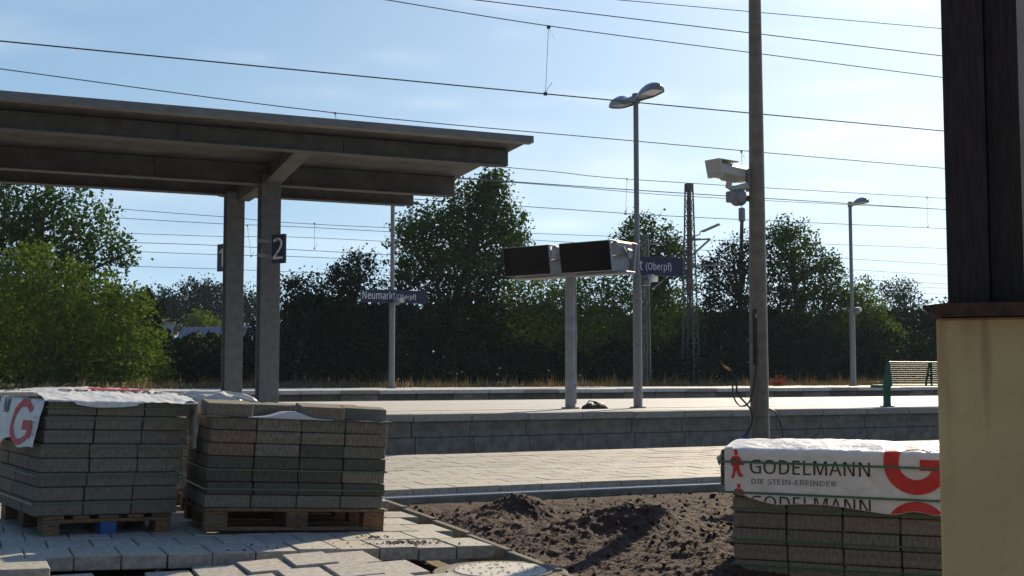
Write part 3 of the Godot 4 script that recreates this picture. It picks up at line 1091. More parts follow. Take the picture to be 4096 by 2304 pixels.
func lamp(label: String, base: Vector3, h: float, twin: bool, r0 := .085, r1 := .055) -> Node3D:
	var o = thing("platform_lamp", label, "lamp", base, Basis.IDENTITY, "lamp posts on the platforms")
	var b := MB.new()
	b.tube([Vector3.ZERO, Vector3(0, h * .42, 0), Vector3(0, h * .44, 0), Vector3(0, h, 0)], [r0, r0, r1, r1], 14)
	obj("pole", b, M.galv, o)
	b = MB.new()
	b.tube([Vector3(0, 0, 0), Vector3(0, .03, 0)], [.16, .15], 14)
	obj("base_plate", b, M.galv, o)
	lamp_head(o, Vector3(0, h - .02, .03), Basis(Vector3.RIGHT, -.05), .88)
	if twin: lamp_head(o, Vector3(0, h - .02, -.03), Basis(Vector3.UP, PI) * Basis(Vector3.RIGHT, -.05), .88)
	b = MB.new()
	b.lathe([Vector2(.0, .12), Vector2(.07, .1), Vector2(.085, .0), Vector2(.08, -.08)], Vector3(0, h, 0), 14)
	obj("cap", b, M.lamp_shell, o)
	return o

func speaker(label: String, at: Vector3) -> Node3D:
	var o = thing("loudspeaker", label, "loudspeaker", at, Basis(Vector3.UP, deg_to_rad(38)), "white loudspeakers on lamp posts")
	var b := MB.new()
	var P = [[0.02, .075, .055], [.10, .085, .075], [.42, .055, .05]]
	for i in 2:
		var a = P[i]; var d = P[i + 1]
		for q in [[Vector3(a[0], a[2], -a[1]), Vector3(a[0], a[2], a[1]), Vector3(d[0], d[2], d[1]), Vector3(d[0], d[2], -d[1]), Vector3.UP], [Vector3(a[0], -a[2], -a[1]), Vector3(a[0], -a[2], a[1]), Vector3(d[0], -d[2], d[1]), Vector3(d[0], -d[2], -d[1]), Vector3.DOWN], [Vector3(a[0], -a[2], a[1]), Vector3(a[0], a[2], a[1]), Vector3(d[0], d[2], d[1]), Vector3(d[0], -d[2], d[1]), Vector3.BACK], [Vector3(a[0], -a[2], -a[1]), Vector3(a[0], a[2], -a[1]), Vector3(d[0], d[2], -d[1]), Vector3(d[0], -d[2], -d[1]), Vector3.FORWARD]]:
			b.quad(q[0], q[1], q[2], q[3], q[4])
	b.quad(Vector3(.42, -.05, -.055), Vector3(.42, .05, -.055), Vector3(.42, .05, .055), Vector3(.42, -.05, .055), Vector3.RIGHT)
	b.quad(Vector3(.02, -.055, -.075), Vector3(.02, .055, -.075), Vector3(.02, .055, .075), Vector3(.02, -.055, .075), Vector3.LEFT)
	obj("housing", b, M.white_paint, o)
	b = MB.new()
	b.box(Vector3(-.04, -.0, 0), Vector3(.11, .1, .14), .01)
	obj("grille", b, M.grey_paint, o)
	b = MB.new()
	b.tube([Vector3(-.08, -.12, 0), Vector3(.06, -.12, 0), Vector3(.14, -.06, 0)], .022, 8)
	b.tube([Vector3(-.09, -.15, 0), Vector3(-.09, -.06, 0)], .1, 12)
	obj("bracket", b, M.galv, o)
	return o

func name_sign(label: String, a: Vector3, z: Vector3, h: float):
	var w = z.x - a.x
	var o = thing("station_name_sign", label, "sign", Vector3((a.x + z.x) * .5, (a.y + z.y) * .5, a.z), Basis.IDENTITY, "station name signs")
	var b := MB.new()
	b.box(Vector3.ZERO, Vector3(w, h, .06), .008)
	obj("panel", b, M.navy, o)
	b = MB.new()
	b.box(Vector3(0, 0, -.05), Vector3(w * .96, .05, .04), .004)
	obj("rear_rail", b, M.galv, o)
	return o

func furniture():
	var b := MB.new()
	# twin lamp in the middle of the near island platform
	var base = Vector3(11.457, 0.378, -20.116)
	lamp("tall twin headed lamp on the middle platform behind the screens", base, 5.83, true, .085, .05)
	var l2 = Vector3(11.169, 0.577, -33.800)
	l2.y = .6
	lamp("grey lamp post carrying the left station name sign, top behind the canopy", l2, 6.2, false, .085, .06)
	var l3 = Vector3(27.658, 0.615, -33.800)
	l3.y = .6
	lamp("single headed lamp post right of the grey pole, beyond the bench", l3, 6.22, false, .095, .06)
	speaker("white loudspeaker under the right station name sign", Vector3(11.653, 2.823, -20.410) + Vector3(.05, 0, .24))
	speaker("white loudspeaker overlapping the left station name sign", Vector3(11.175, 3.122, -33.800) + Vector3(.05, 0, .3))
	speaker("small white loudspeaker on the lamp post right of the grey pole", Vector3(27.754, 3.219, -33.800) + Vector3(.05, 0, .1))
	# station name signs
	var s = name_sign("dark blue station name sign half hidden behind the screens", Vector3(10.594, 3.136, -20.270), Vector3(12.564, 2.980, -20.270), .36)
	lettering("Neumarkt", s, .15, M.sign_white, Transform3D(Basis.IDENTITY, Vector3(-.95, -.085, .032)), 1.0, 1.02)
	lettering("(Oberpf)", s, .105, M.sign_white, Transform3D(Basis.IDENTITY, Vector3(.14, -.115, .032)), .9, .56)
	s = name_sign("dark blue station name sign reading Neumarkt (Oberpf) beside the dark shrubs", Vector3(10.176, 3.224, -33.640), Vector3(12.149, 3.229, -33.640), .37)
	lettering("Neumarkt", s, .17, M.sign_white, Transform3D(Basis.IDENTITY, Vector3(-.94, -.085, .032)), .92, .97)
	lettering("(Oberpf)", s, .105, M.sign_white, Transform3D(Basis.IDENTITY, Vector3(.06, -.11, .032)), .92, .6)
	# information screens on a post
	var pb = Vector3(10.076, 0.378, -20.162)
	var d = thing("information_display", "pair of dark information screens back to back on a grey post", "display", pb)
	b = MB.new()
	b.tube([Vector3.ZERO, Vector3(0, 2.5, 0)], [.096, .088], 18)
	obj("post", b, M.grey_paint, d)
	b = MB.new()
	b.tube([Vector3.ZERO, Vector3(0, .035, 0)], [.17, .16], 18)
	b.box(Vector3(.03, .42, .086), Vector3(.05, .07, .02), .004)
	obj("base_plate", b, M.galv, d)
	b = MB.new()
	b.tube([Vector3(.098, .1, .03), Vector3(.1, 1.0, .03), Vector3(.112, 1.3, .03), Vector3(.098, 1.6, .03), Vector3(.098, 2.4, .03)], .012, 6)
	obj("conduit", b, M.grey_paint, d)
	var fr = Basis(Vector3(.47, 0, .883), Vector3.UP, Vector3(-.883, 0, .47))   # local x along the screens, z out of the front
	var c0 = Vector3(.04, 2.72, 0)
	b = MB.new()
	b.box(c0 + fr * Vector3(.03, -.29, 0), Vector3(2.5, .045, .3), .008, fr)
	obj("carrier", b, M.grey_paint, d)
	for k in 2:
		var u0 = [-1.26, .03][k]
		var w = [1.06, 1.1][k]
		for sgn in [1, -1]:
			var lean = Basis(Vector3.RIGHT, -.16 * -1.0) if sgn == 1 else Basis(Vector3.RIGHT, -.16)
			var ctr = c0 + fr * Vector3(u0 + w * .5, 0, sgn * .39)
			var pbz = fr * lean
			b = MB.new()
			b.box(ctr, Vector3(w, .54, .06), .008, pbz)
			var pn = obj("screen_case", b, M.grey_paint, d)
			b = MB.new()
			b.box(ctr + pbz * Vector3(0, 0, sgn * .032), Vector3(w - .02, .525, .006), .002, pbz)
			obj("screen", b, M.screen, pn)
		b = MB.new()
		b.prism(PackedVector2Array([Vector2(-.29, -.26), Vector2(.29, -.26), Vector2(.32, -.02), Vector2(.0, .05), Vector2(-.32, -.02)]), w - .2, Transform3D(fr * Basis(Vector3(0, 0, -1), Vector3.UP, Vector3(1, 0, 0)), c0 + fr * Vector3(u0 + w * .5 + .02, 0, 0)))
		obj("housing", b, M.grey_paint, d)
		b = MB.new()
		b.box(c0 + fr * Vector3(u0 + w - .03, .14, .0), Vector3(.1, .22, .5), .01, fr)
		b.box(c0 + fr * Vector3(u0 + w + .05, .06, -.1), Vector3(.06, .16, .16), .02, fr)
		b.tube([c0 + fr * Vector3(u0 + w + .05, .16, .1), c0 + fr * Vector3(u0 + w + .08, .05, .02)], .02, 6)
		obj("control_box", b, M.galv, d)
		b = MB.new()
		for q in [[-.42, .26, .42, .26], [-.42, .26, -.35, -.26], [.42, .26, .35, -.26]]:
			b.tube([c0 + fr * Vector3(u0 + w - .02, q[1], q[0]), c0 + fr * Vector3(u0 + w - .02, q[3], q[2])], .018, 6)
		obj("end_frame", b, M.grey_paint, d)
	# bag left at the post
	var bag = thing("dark_bag", "dark bag lying at the foot of the screen post", "bag", pb + Vector3(.42, 0, .12))
	b = MB.new()
	b.grid(16, 10, func(u, w):
		var a = TAU * u; var q = PI * .5 * w
		var rr = 1.0 + .12 * sin(a * 3) + .07 * sin(a * 7 + w * 6)
		return Vector3(cos(a) * cos(q) * .27 * rr, sin(q) * .11 * rr, sin(a) * cos(q) * .14 * rr), Vector3.UP)
	obj("body", b, M.black, bag)
	b = MB.new()
	b.tube([Vector3(-.2, .06, .05), Vector3(-.12, .15, .04), Vector3(.02, .13, .05), Vector3(.1, .06, .1), Vector3(.2, .03, .14)], .012, 6)
	obj("handle", b, M.ink_grey, bag)
	# bench, seen from behind
	var bo = Vector3(16.454, 0.372, -19.049)
	var be = thing("bench", "green slatted metal bench on the middle platform beside the pier", "bench", bo)
	for i in 13:
		b = MB.new()
		var t = i / 12.0
		b.tube([Vector3(.02, .87 - t * .46, -.02 - t * .07), Vector3(3.6, .87 - t * .46, -.02 - t * .07)], .017 if i == 0 else .011, 7)
		obj("slat", b, M.galv if i == 0 else M.green, be)
	for i in 9:
		b = MB.new()
		b.tube([Vector3(.02, .42, -.14 - i * .045), Vector3(3.6, .42, -.14 - i * .045)], .011, 7)
		obj("slat", b, M.green, be)
	for x in [.0, 2.5, 3.6]:
		b = MB.new()
		b.prism(PackedVector2Array([Vector2(-.0, .88), Vector2(-.04, .88), Vector2(-.16, .42), Vector2(-.52, .42), Vector2(-.52, .37), Vector2(.0, .37), Vector2(.06, .42)]), .05, Transform3D(Basis(Vector3(0, 0, 1), Vector3(0, 1, 0), Vector3(-1, 0, 0)), Vector3(x, 0, 0)))
		obj("side_frame", b, M.green, be)
	for x in [1.02]:
		b = MB.new()
		b.tube([Vector3(x, .86, -.0), Vector3(x - .05, .4, -.06)], .022, 6); b.tube([Vector3(x + .04, .86, -.0), Vector3(x + .1, .4, -.06)], .022, 6); b.tube([Vector3(x - .02, .62, -.03), Vector3(x + .07, .62, -.03)], .018, 6)
		obj("divider", b, M.green, be)
	for x in [.06, 2.5]:
		b = MB.new()
		b.box(Vector3(x, .19, -.14), Vector3(.11, .38, .11), .006)
		b.box(Vector3(x, .012, -.14), Vector3(.2, .022, .2), .004)
		obj("leg", b, M.green, be)

# ---------------------------------------------------------------- catenary masts
func lattice(o: Node3D, h: float, w0: float, w1: float, m: Material, panels: int):
	var bs = Basis(Vector3.UP, deg_to_rad(33))
	var c = func(k, y): return bs * Vector3([-1, 1, 1, -1][k], 0, [-1, -1, 1, 1][k]) * lerpf(w0, w1, y / h) * .5 + Vector3(0, y, 0)
	for k in 4:
		var b := MB.new()
		b.tube([c.call(k, 0.0), c.call(k, h)], .035, 4)
		obj("leg", b, m, o)
	for k in 4:
		var b := MB.new()
		for i in panels:
			var y0 = h * i / panels; var y1 = h * (i + 1) / panels
			var k2 = (k + 1) % 4
			b.tube([c.call(k if i % 2 else k2, y0), c.call(k2 if i % 2 else k, y1)], .016, 4)
			b.tube([c.call(k, y1), c.call(k2, y1)], .014, 4)
		obj("bracing", b, m, o)

func masts():
	var base = Vector3(25.08, .66, -40.0)
	var o = thing("lattice_mast", "tall tapered lattice mast carrying a strip lamp and cantilever arms", "mast", base)
	lattice(o, 7.5, .5, .22, M.mast_green, 20)
	var b := MB.new()
	b.box(Vector3(0, 7.46, 0), Vector3(.26, .3, .26), .01)
	b.tube([Vector3(0, 2.6, 0), Vector3(0, 7.4, 0)], .06, 8)
	obj("core", b, M.steel_red, o)
	b = MB.new()
	var e = base
	b.tube([Vector3(25.213, 6.150, -40.000) - e, Vector3(25.587, 6.166, -40.000) - e], .03, 5)
	b.tube([Vector3(25.214, 6.226, -40.000) - e, Vector3(25.536, 6.332, -40.000) - e, Vector3(25.573, 6.456, -40.000) - e, Vector3(25.681, 6.492, -40.000) - e], .025, 6)
	obj("lamp_bracket", b, M.galv, o)
	b = MB.new()
	var q0 = Vector3(25.680, 6.461, -40.000) - e
	var q1 = Vector3(26.422, 6.774, -40.000) - e
	var dx = (q1 - q0).normalized()
	b.box((q0 + q1) * .5, Vector3(q0.distance_to(q1), .09, .22), .03, Basis(dx, Vector3.BACK.cross(dx).normalized(), Vector3.BACK))
	obj("strip_lamp", b, M.grey_paint, o)
	for a in [[Vector3(25.213, 6.104, -40.000), Vector3(25.999, 6.185, -40.000), .035], [Vector3(25.170, 5.508, -40.000), Vector3(25.999, 6.169, -40.000), .04], [Vector3(25.166, 5.113, -40.000), Vector3(26.872, 5.204, -40.000), .03], [Vector3(26.180, 4.904, -40.000), Vector3(26.817, 5.140, -40.000), .025]]:
		b = MB.new()
		b.tube([a[0] - e, a[1] - e], a[2], 6)
		obj("cantilever", b, M.galv, o)
	base = Vector3(20.8, .64, -36.0)
	o = thing("lattice_mast", "slim green mast just right of the twin headed lamp post", "mast", base)
	lattice(o, 4.95, .24, .16, M.mast_green, 16)
	e = base
	for a in [[Vector3(20.856, 5.380, -36.000), Vector3(21.585, 5.438, -36.000), .025], [Vector3(21.073, 3.854, -36.000), Vector3(21.510, 4.163, -36.000), .025]]:
		b = MB.new()
		b.tube([a[0] - e, a[1] - e], a[2], 6)
		obj("cantilever", b, M.galv, o)
	b = MB.new()
	b.box(Vector3(.0, 4.95, 0), Vector3(.22, .2, .22), .02)
	obj("cap", b, M.mast_green, o)
	# slender mast with a grey drum
	base = Vector3(31.3, .7, -46.0)
	o = thing("antenna_mast", "reddish slender mast topped by a grey drum behind the big tree", "mast", base)
	var tp = Vector3(31.595, 8.377, -46.000) - base
	b = MB.new()
	b.tube([Vector3.ZERO, Vector3(tp.x, tp.y - .5, tp.z)], [.12, .085], 10)
	obj("pole", b, M.steel_red, o)
	b = MB.new()
	b.lathe([Vector2(0, -.55), Vector2(.14, -.55), Vector2(.15, -.5), Vector2(.15, .02), Vector2(.13, .05), Vector2(0, .06)], tp, 16)
	obj("drum", b, M.grey_paint, o)
	b = MB.new()
	b.tube([tp, tp + Vector3(0, .25, 0)], .02, 6)
	obj("rod", b, M.grey_paint, o)

func wires():
	wire("contact wire of the nearest track, passing the twin lamp head", [Vector3(0.283, 5.309, -17.000), Vector3(8.081, 5.340, -17.000), Vector3(16.128, 5.401, -17.000)], .0105)
	wire("upper wire of the nearest track with a long looped dropper", [Vector3(5.516, 6.500, -17.000), Vector3(8.138, 6.417, -17.000), Vector3(11.948, 6.397, -17.000), Vector3(16.159, 6.383, -17.000)], .008, [[Vector3(8.138, 6.398, -17.000), Vector3(8.081, 5.340, -17.000)]])
	wire("feeder wire high above, second from the top right", [Vector3(9.791, 9.006, -24.000), Vector3(22.831, 9.153, -24.000)], .012)
	wire("topmost wire, in the upper right corner by the dark post", [Vector3(15.495, 10.845, -28.000), Vector3(26.662, 11.348, -28.000)], .011)
	wire("sagging carrier wire just above the canopy roof", [Vector3(0.516, 7.946, -30.000), Vector3(8.366, 7.607, -30.000), Vector3(17.083, 7.556, -30.000), Vector3(28.423, 7.544, -30.000)], .013, [[Vector3(8.366, 7.597, -30.000), Vector3(8.427, 6.636, -30.000)], [Vector3(20.617, 7.509, -30.000), Vector3(20.666, 6.173, -30.000)]])
	wire("contact wire passing behind the horn speaker, level with the mast top", [Vector3(0.562, 6.193, -30.000), Vector3(13.286, 6.163, -30.000), Vector3(18.832, 6.170, -30.000), Vector3(28.381, 6.227, -30.000)], .013)
	wire("second strand hanging just below the contact wire at the mast top", [Vector3(0.575, 6.232, -30.600), Vector3(13.552, 6.244, -30.600), Vector3(19.208, 6.191, -30.600), Vector3(28.949, 6.332, -30.600)], .009)
	wire("carrier wire right of the canopy end with a dropper near the twin lamp", [Vector3(0.773, 8.811, -42.000), Vector3(18.519, 8.742, -42.000), Vector3(23.904, 8.635, -42.000), Vector3(39.750, 8.810, -42.000)], .014, [[Vector3(23.494, 8.640, -42.000), Vector3(23.431, 7.350, -42.000)], [Vector3(38.612, 8.798, -42.000), Vector3(38.617, 7.456, -42.000)]])
	wire("contact wire passing in front of the grey drum", [Vector3(0.809, 7.436, -42.000), Vector3(19.257, 7.308, -42.000), Vector3(26.354, 7.282, -42.000), Vector3(39.707, 7.455, -42.000)], .014)
	wire("highest of the thin wires under the canopy roof", [Vector3(5.051, 7.198, -48.000), Vector3(8.911, 7.097, -48.000), Vector3(15.729, 6.991, -48.000), Vector3(45.268, 7.355, -48.000)], .012)
	wire("second thin wire under the canopy, with a dropper right of the posts", [Vector3(5.059, 6.853, -48.000), Vector3(8.915, 6.818, -48.000), Vector3(15.441, 6.829, -48.000), Vector3(44.697, 6.545, -48.000)], .012, [[Vector3(12.581, 7.015, -48.000), Vector3(12.593, 5.994, -48.000)], [Vector3(9.901, 6.789, -48.000), Vector3(10.074, 5.593, -48.000)]])
	wire("third thin wire under the canopy, above the mast's strip lamp", [Vector3(5.810, 7.051, -55.000), Vector3(10.225, 7.096, -55.000), Vector3(17.754, 7.211, -55.000), Vector3(51.820, 6.702, -55.000)], .012)
	wire("fourth thin wire under the canopy, level with the number 2", [Vector3(5.819, 6.657, -55.000), Vector3(10.231, 6.688, -55.000), Vector3(17.700, 6.591, -55.000), Vector3(51.805, 6.216, -55.000)], .014)
	wire("fifth thin wire under the canopy, crossing the lower half of sign 2", [Vector3(6.356, 6.758, -60.000), Vector3(11.169, 6.759, -60.000), Vector3(19.312, 6.792, -60.000), Vector3(56.506, 6.410, -60.000)], .014)
	wire("lowest thin wire, just above the distant tree tops", [Vector3(6.371, 6.049, -60.000), Vector3(11.180, 6.065, -60.000), Vector3(19.318, 6.039, -60.000), Vector3(56.494, 6.032, -60.000)], .013)

# ---------------------------------------------------------------- the grey pole with camera and cables
func near_pole():
	var base = Vector3(6.551, -0.135, -9.300)
	base.y = -.16
	var o = thing("grey_pole", "thick tapered grey steel pole with an open service slot", "pole", base)
	var b := MB.new()
	b.tube([Vector3.ZERO, Vector3(0, 1.9, 0), Vector3(.015, 6.0, 0)], [.088, .079, .045], 20)
	obj("shaft", b, M.pole, o)
	var fw = Vector3(-.62, 0, .78)   # towards the photographer
	b = MB.new()
	var rt = Vector3(.9146, 0, .404)
	var sl = Basis(rt, Vector3.UP, rt.cross(Vector3.UP))
	for q in [[-.075, 1.9 - .02, .05, .7]]:
		b.box(Vector3(0, 1.51, 0) + rt * -.046 + sl.z * .064, Vector3(.04, .5, .03), .004, sl)
	obj("service_slot", b, M.black, o)
	b = MB.new()
	b.box(Vector3(0, 1.7, 0) + rt * -.034 + sl.z * .079, Vector3(.024, .04, .006), .001, sl)
	obj("terminal", b, M.galv, o)
	b = MB.new()
	b.tube([Vector3(0, 1.0, 0) + rt * .022 + sl.z * .078, Vector3(0, 1.0, 0) + rt * .022 + sl.z * .085], .008, 10)
	obj("bolt_hole", b, M.black, o)
	b = MB.new()
	b.tube([Vector3.ZERO, Vector3(0, .02, 0)], .14, 20)
	obj("base_plate", b, M.pole, o)
	# hanging cables
	var A = func(x, y, k): return base + rt * (x - 1914.0) / 278.0 + Vector3(0, (1265.0 - y) / 278.0, 0) + sl.z * k * .69
	var c = thing("hanging_cable", "black cable loop from the pole slot ending in a blue plug", "cable", base, Basis.IDENTITY, "loose cables on the grey pole")
	b = MB.new()
	var pts = []
	for e in [[1902, 850, .13], [1902, 905, .14], [1895, 965, .14], [1885, 1003, .15], [1869, 1017, .16], [1853, 1011, .16], [1843, 990, .16], [1842, 962, .16]]: pts.append(A.call(e[0], e[1], e[2]) - base)
	b.tube(spline(pts, 4), .0075, 6)
	obj("cord", b, M.cable, c)
	b = MB.new()
	pts = []
	for e in [[1814, 905, .16], [1826, 922, .16], [1838, 928, .16], [1850, 958, .16], [1854, 987, .16], [1874, 1010, .15], [1889, 1032, .14], [1888, 1060, .14], [1876, 1084, .15], [1868, 1098, .15]]: pts.append(A.call(e[0], e[1], e[2]) - base)
	b.tube(spline(pts, 4), .009, 6)
	obj("cord", b, M.cable, c)
	b = MB.new()
	pts = []
	for e in [[1813, 905, .16], [1820, 917, .16], [1830, 924, .16], [1837, 929, .16]]: pts.append(A.call(e[0], e[1], e[2]) - base)
	b.tube(spline(pts, 3), [.003, .004, .006, .008, .011, .012, .012, .011, .010, .009], 6)
	obj("stripped_end", b, M.yellow, c)
	b = MB.new()
	b.tube([A.call(1871, 1092, .15) - base, A.call(1866, 1102, .15) - base, A.call(1857, 1112, .16) - base], [.02, .034, .025], 8)
	obj("plug", b, M.blue, c)
	b = MB.new()
	b.tube([A.call(1868, 1106, .15) - base, A.call(1880, 1103, .16) - base], .01, 5)
	obj("plug_tag", b, M.white_paint, c)
	c = thing("hanging_cable", "short black cable arching down on the pole's right side", "cable", base, Basis.IDENTITY, "loose cables on the grey pole")
	b = MB.new()
	pts = []
	for e in [[1934, 1026, .0], [1946, 1029, .05], [1960, 1048, .06], [1968, 1078, .06], [1970, 1110, .05], [1972, 1135, .04]]: pts.append(A.call(e[0], e[1], e[2]) - base)
	b.tube(spline(pts, 4), .0075, 6)
	obj("cord", b, M.cable, c)
	# surveillance camera
	var cc = A.call(1842, 428, .06)
	var dirv = (A.call(1792, 433, .32) - A.call(1893, 432, -.1)).normalized()   # towards the lens
	var zb = Basis(dirv, Vector3.UP, dirv.cross(Vector3.UP).normalized()).orthonormalized()
	zb = (zb * Basis(Vector3.BACK, .05)).scaled_local(Vector3(.74, .66, .69))
	var k = thing("security_camera", "beige security camera housing clamped to the grey pole", "camera", cc, zb)
	b = MB.new()
	b.box(Vector3(-.02, .0, 0), Vector3(.6, .21, .22), .05)
	b.box(Vector3(-.02, -.095, 0), Vector3(.3, .07, .13), .03)
	obj("housing", b, M.white_paint, k)
	b = MB.new()
	b.prism(PackedVector2Array([Vector2(.25, -.11), Vector2(.31, .125), Vector2(-.05, .14), Vector2(-.05, .127), Vector2(.26, .116), Vector2(.215, -.11)]), .25, Transform3D(Basis.IDENTITY, Vector3.ZERO))
	obj("hood", b, M.white_paint, k)
	b = MB.new()
	b.box(Vector3(.252, .008, 0), Vector3(.012, .19, .2), .002, Basis(Vector3.BACK, -.26))
	obj("window", b, M.ink_grey, k)
	b = MB.new()
	b.tube([Vector3(-.02, -.1, 0), Vector3(-.0, -.2, 0), Vector3(-.1, -.23, 0), zb.inverse() * (A.call(1893, 462, .03) - cc)], [.04, .045, .05, .05], 10)
	obj("bracket", b, M.white_paint, k)
	b = MB.new()
	for y in [435, 460]:
		var pc = zb.inverse() * (A.call(1912, y, 0) - cc)
		var ring = []
		for i in 25: ring.append(pc + zb.inverse() * (Vector3(cos(TAU * i / 24.0), 0, sin(TAU * i / 24.0)) * .0655))
		b.tube(ring, .008, 5)
	b.box(zb.inverse() * (A.call(1893, 448, .02) - cc), Vector3(.05, .3, .08) * .69, .006, zb.inverse())
	obj("clamp", b, M.galv, k)
	# horn loudspeaker below it
	cc = A.call(1866, 493, .05)
	k = thing("horn_speaker", "round grey double horn speaker below the security camera", "loudspeaker", cc, (Basis(rt, Vector3.UP, sl.z) * Basis(Vector3.UP, .5)).scaled_local(Vector3.ONE * .72))
	b = MB.new()
	b.lathe([Vector2(.0, -.07), Vector2(.07, -.07), Vector2(.105, -.05), Vector2(.108, .04), Vector2(.07, .07), Vector2(.0, .075)], Vector3.ZERO, 20, Basis(Vector3.RIGHT, PI / 2))
	obj("drum", b, M.galv, k)
	b = MB.new()
	b.box(Vector3(-.12, 0, .0), Vector3(.1, .14, .1), .012); b.box(Vector3(-.075, 0, 0), Vector3(.05, .1, .07), .01)
	obj("mouth", b, M.grey_paint, k)
	b = MB.new()
	b.tube([Vector3(.05, .0, 0), Vector3(.2, .01, -.03)], .045, 8)
	obj("bracket", b, M.galv, k)

# ---------------------------------------------------------------- pier of the station building on the right
func pier():
	var bs = Basis(Vector3.UP, deg_to_rad(-45.8))
	var at = Vector3(2.163, 0, -2.332)
	var o = thing("plastered_pier", "ochre plastered pier with a rusty cap plate at the photo's edge", "pier", at, bs)
	var b := MB.new()
	b.box(Vector3(.75, .33, -.2), Vector3(1.5, 1.65, .4), .006)
	obj("plaster_body", b, M.plaster, o)
	b = MB.new()
	b.prism(PackedVector2Array([Vector2(-.028, .018), Vector2(-.03, .026), Vector2(.02, .032), Vector2(1.5, .026), Vector2(1.5, .0), Vector2(.0, .0)]), .45, Transform3D(Basis.IDENTITY, Vector3(0, 1.158, -.19)))
	obj("cap_plate", b, M.rust, o)
	var p = thing("dark_steel_post", "dark brown weathered post standing on the plastered pier", "post", at + bs * Vector3(.028, 1.185, -.06), bs)
	b = MB.new()
	b.box(Vector3(.048, 1.2, .0), Vector3(.096, 2.4, .1), .004)
	obj("front_flange", b, M.beam, p)
	b = MB.new()
	b.box(Vector3(.134, 1.2, -.03), Vector3(.075, 2.4, .09), .004)
	obj("web", b, M.beam, p)
	b = MB.new()
	b.box(Vector3(.095, 1.2, -.12), Vector3(.16, 2.4, .06), .004)
	obj("rear_flange", b, M.beam, p)
	var w = thing("building_wall", "strip of pale plastered building wall behind the dark post", "wall", at + bs * Vector3(.2, 1.19, -.3), bs)
	b = MB.new()
	b.box(Vector3(.65, 1.3, -.06), Vector3(1.3, 2.6, .12), .004)
	obj("plaster", b, M.plaster_grey, w)

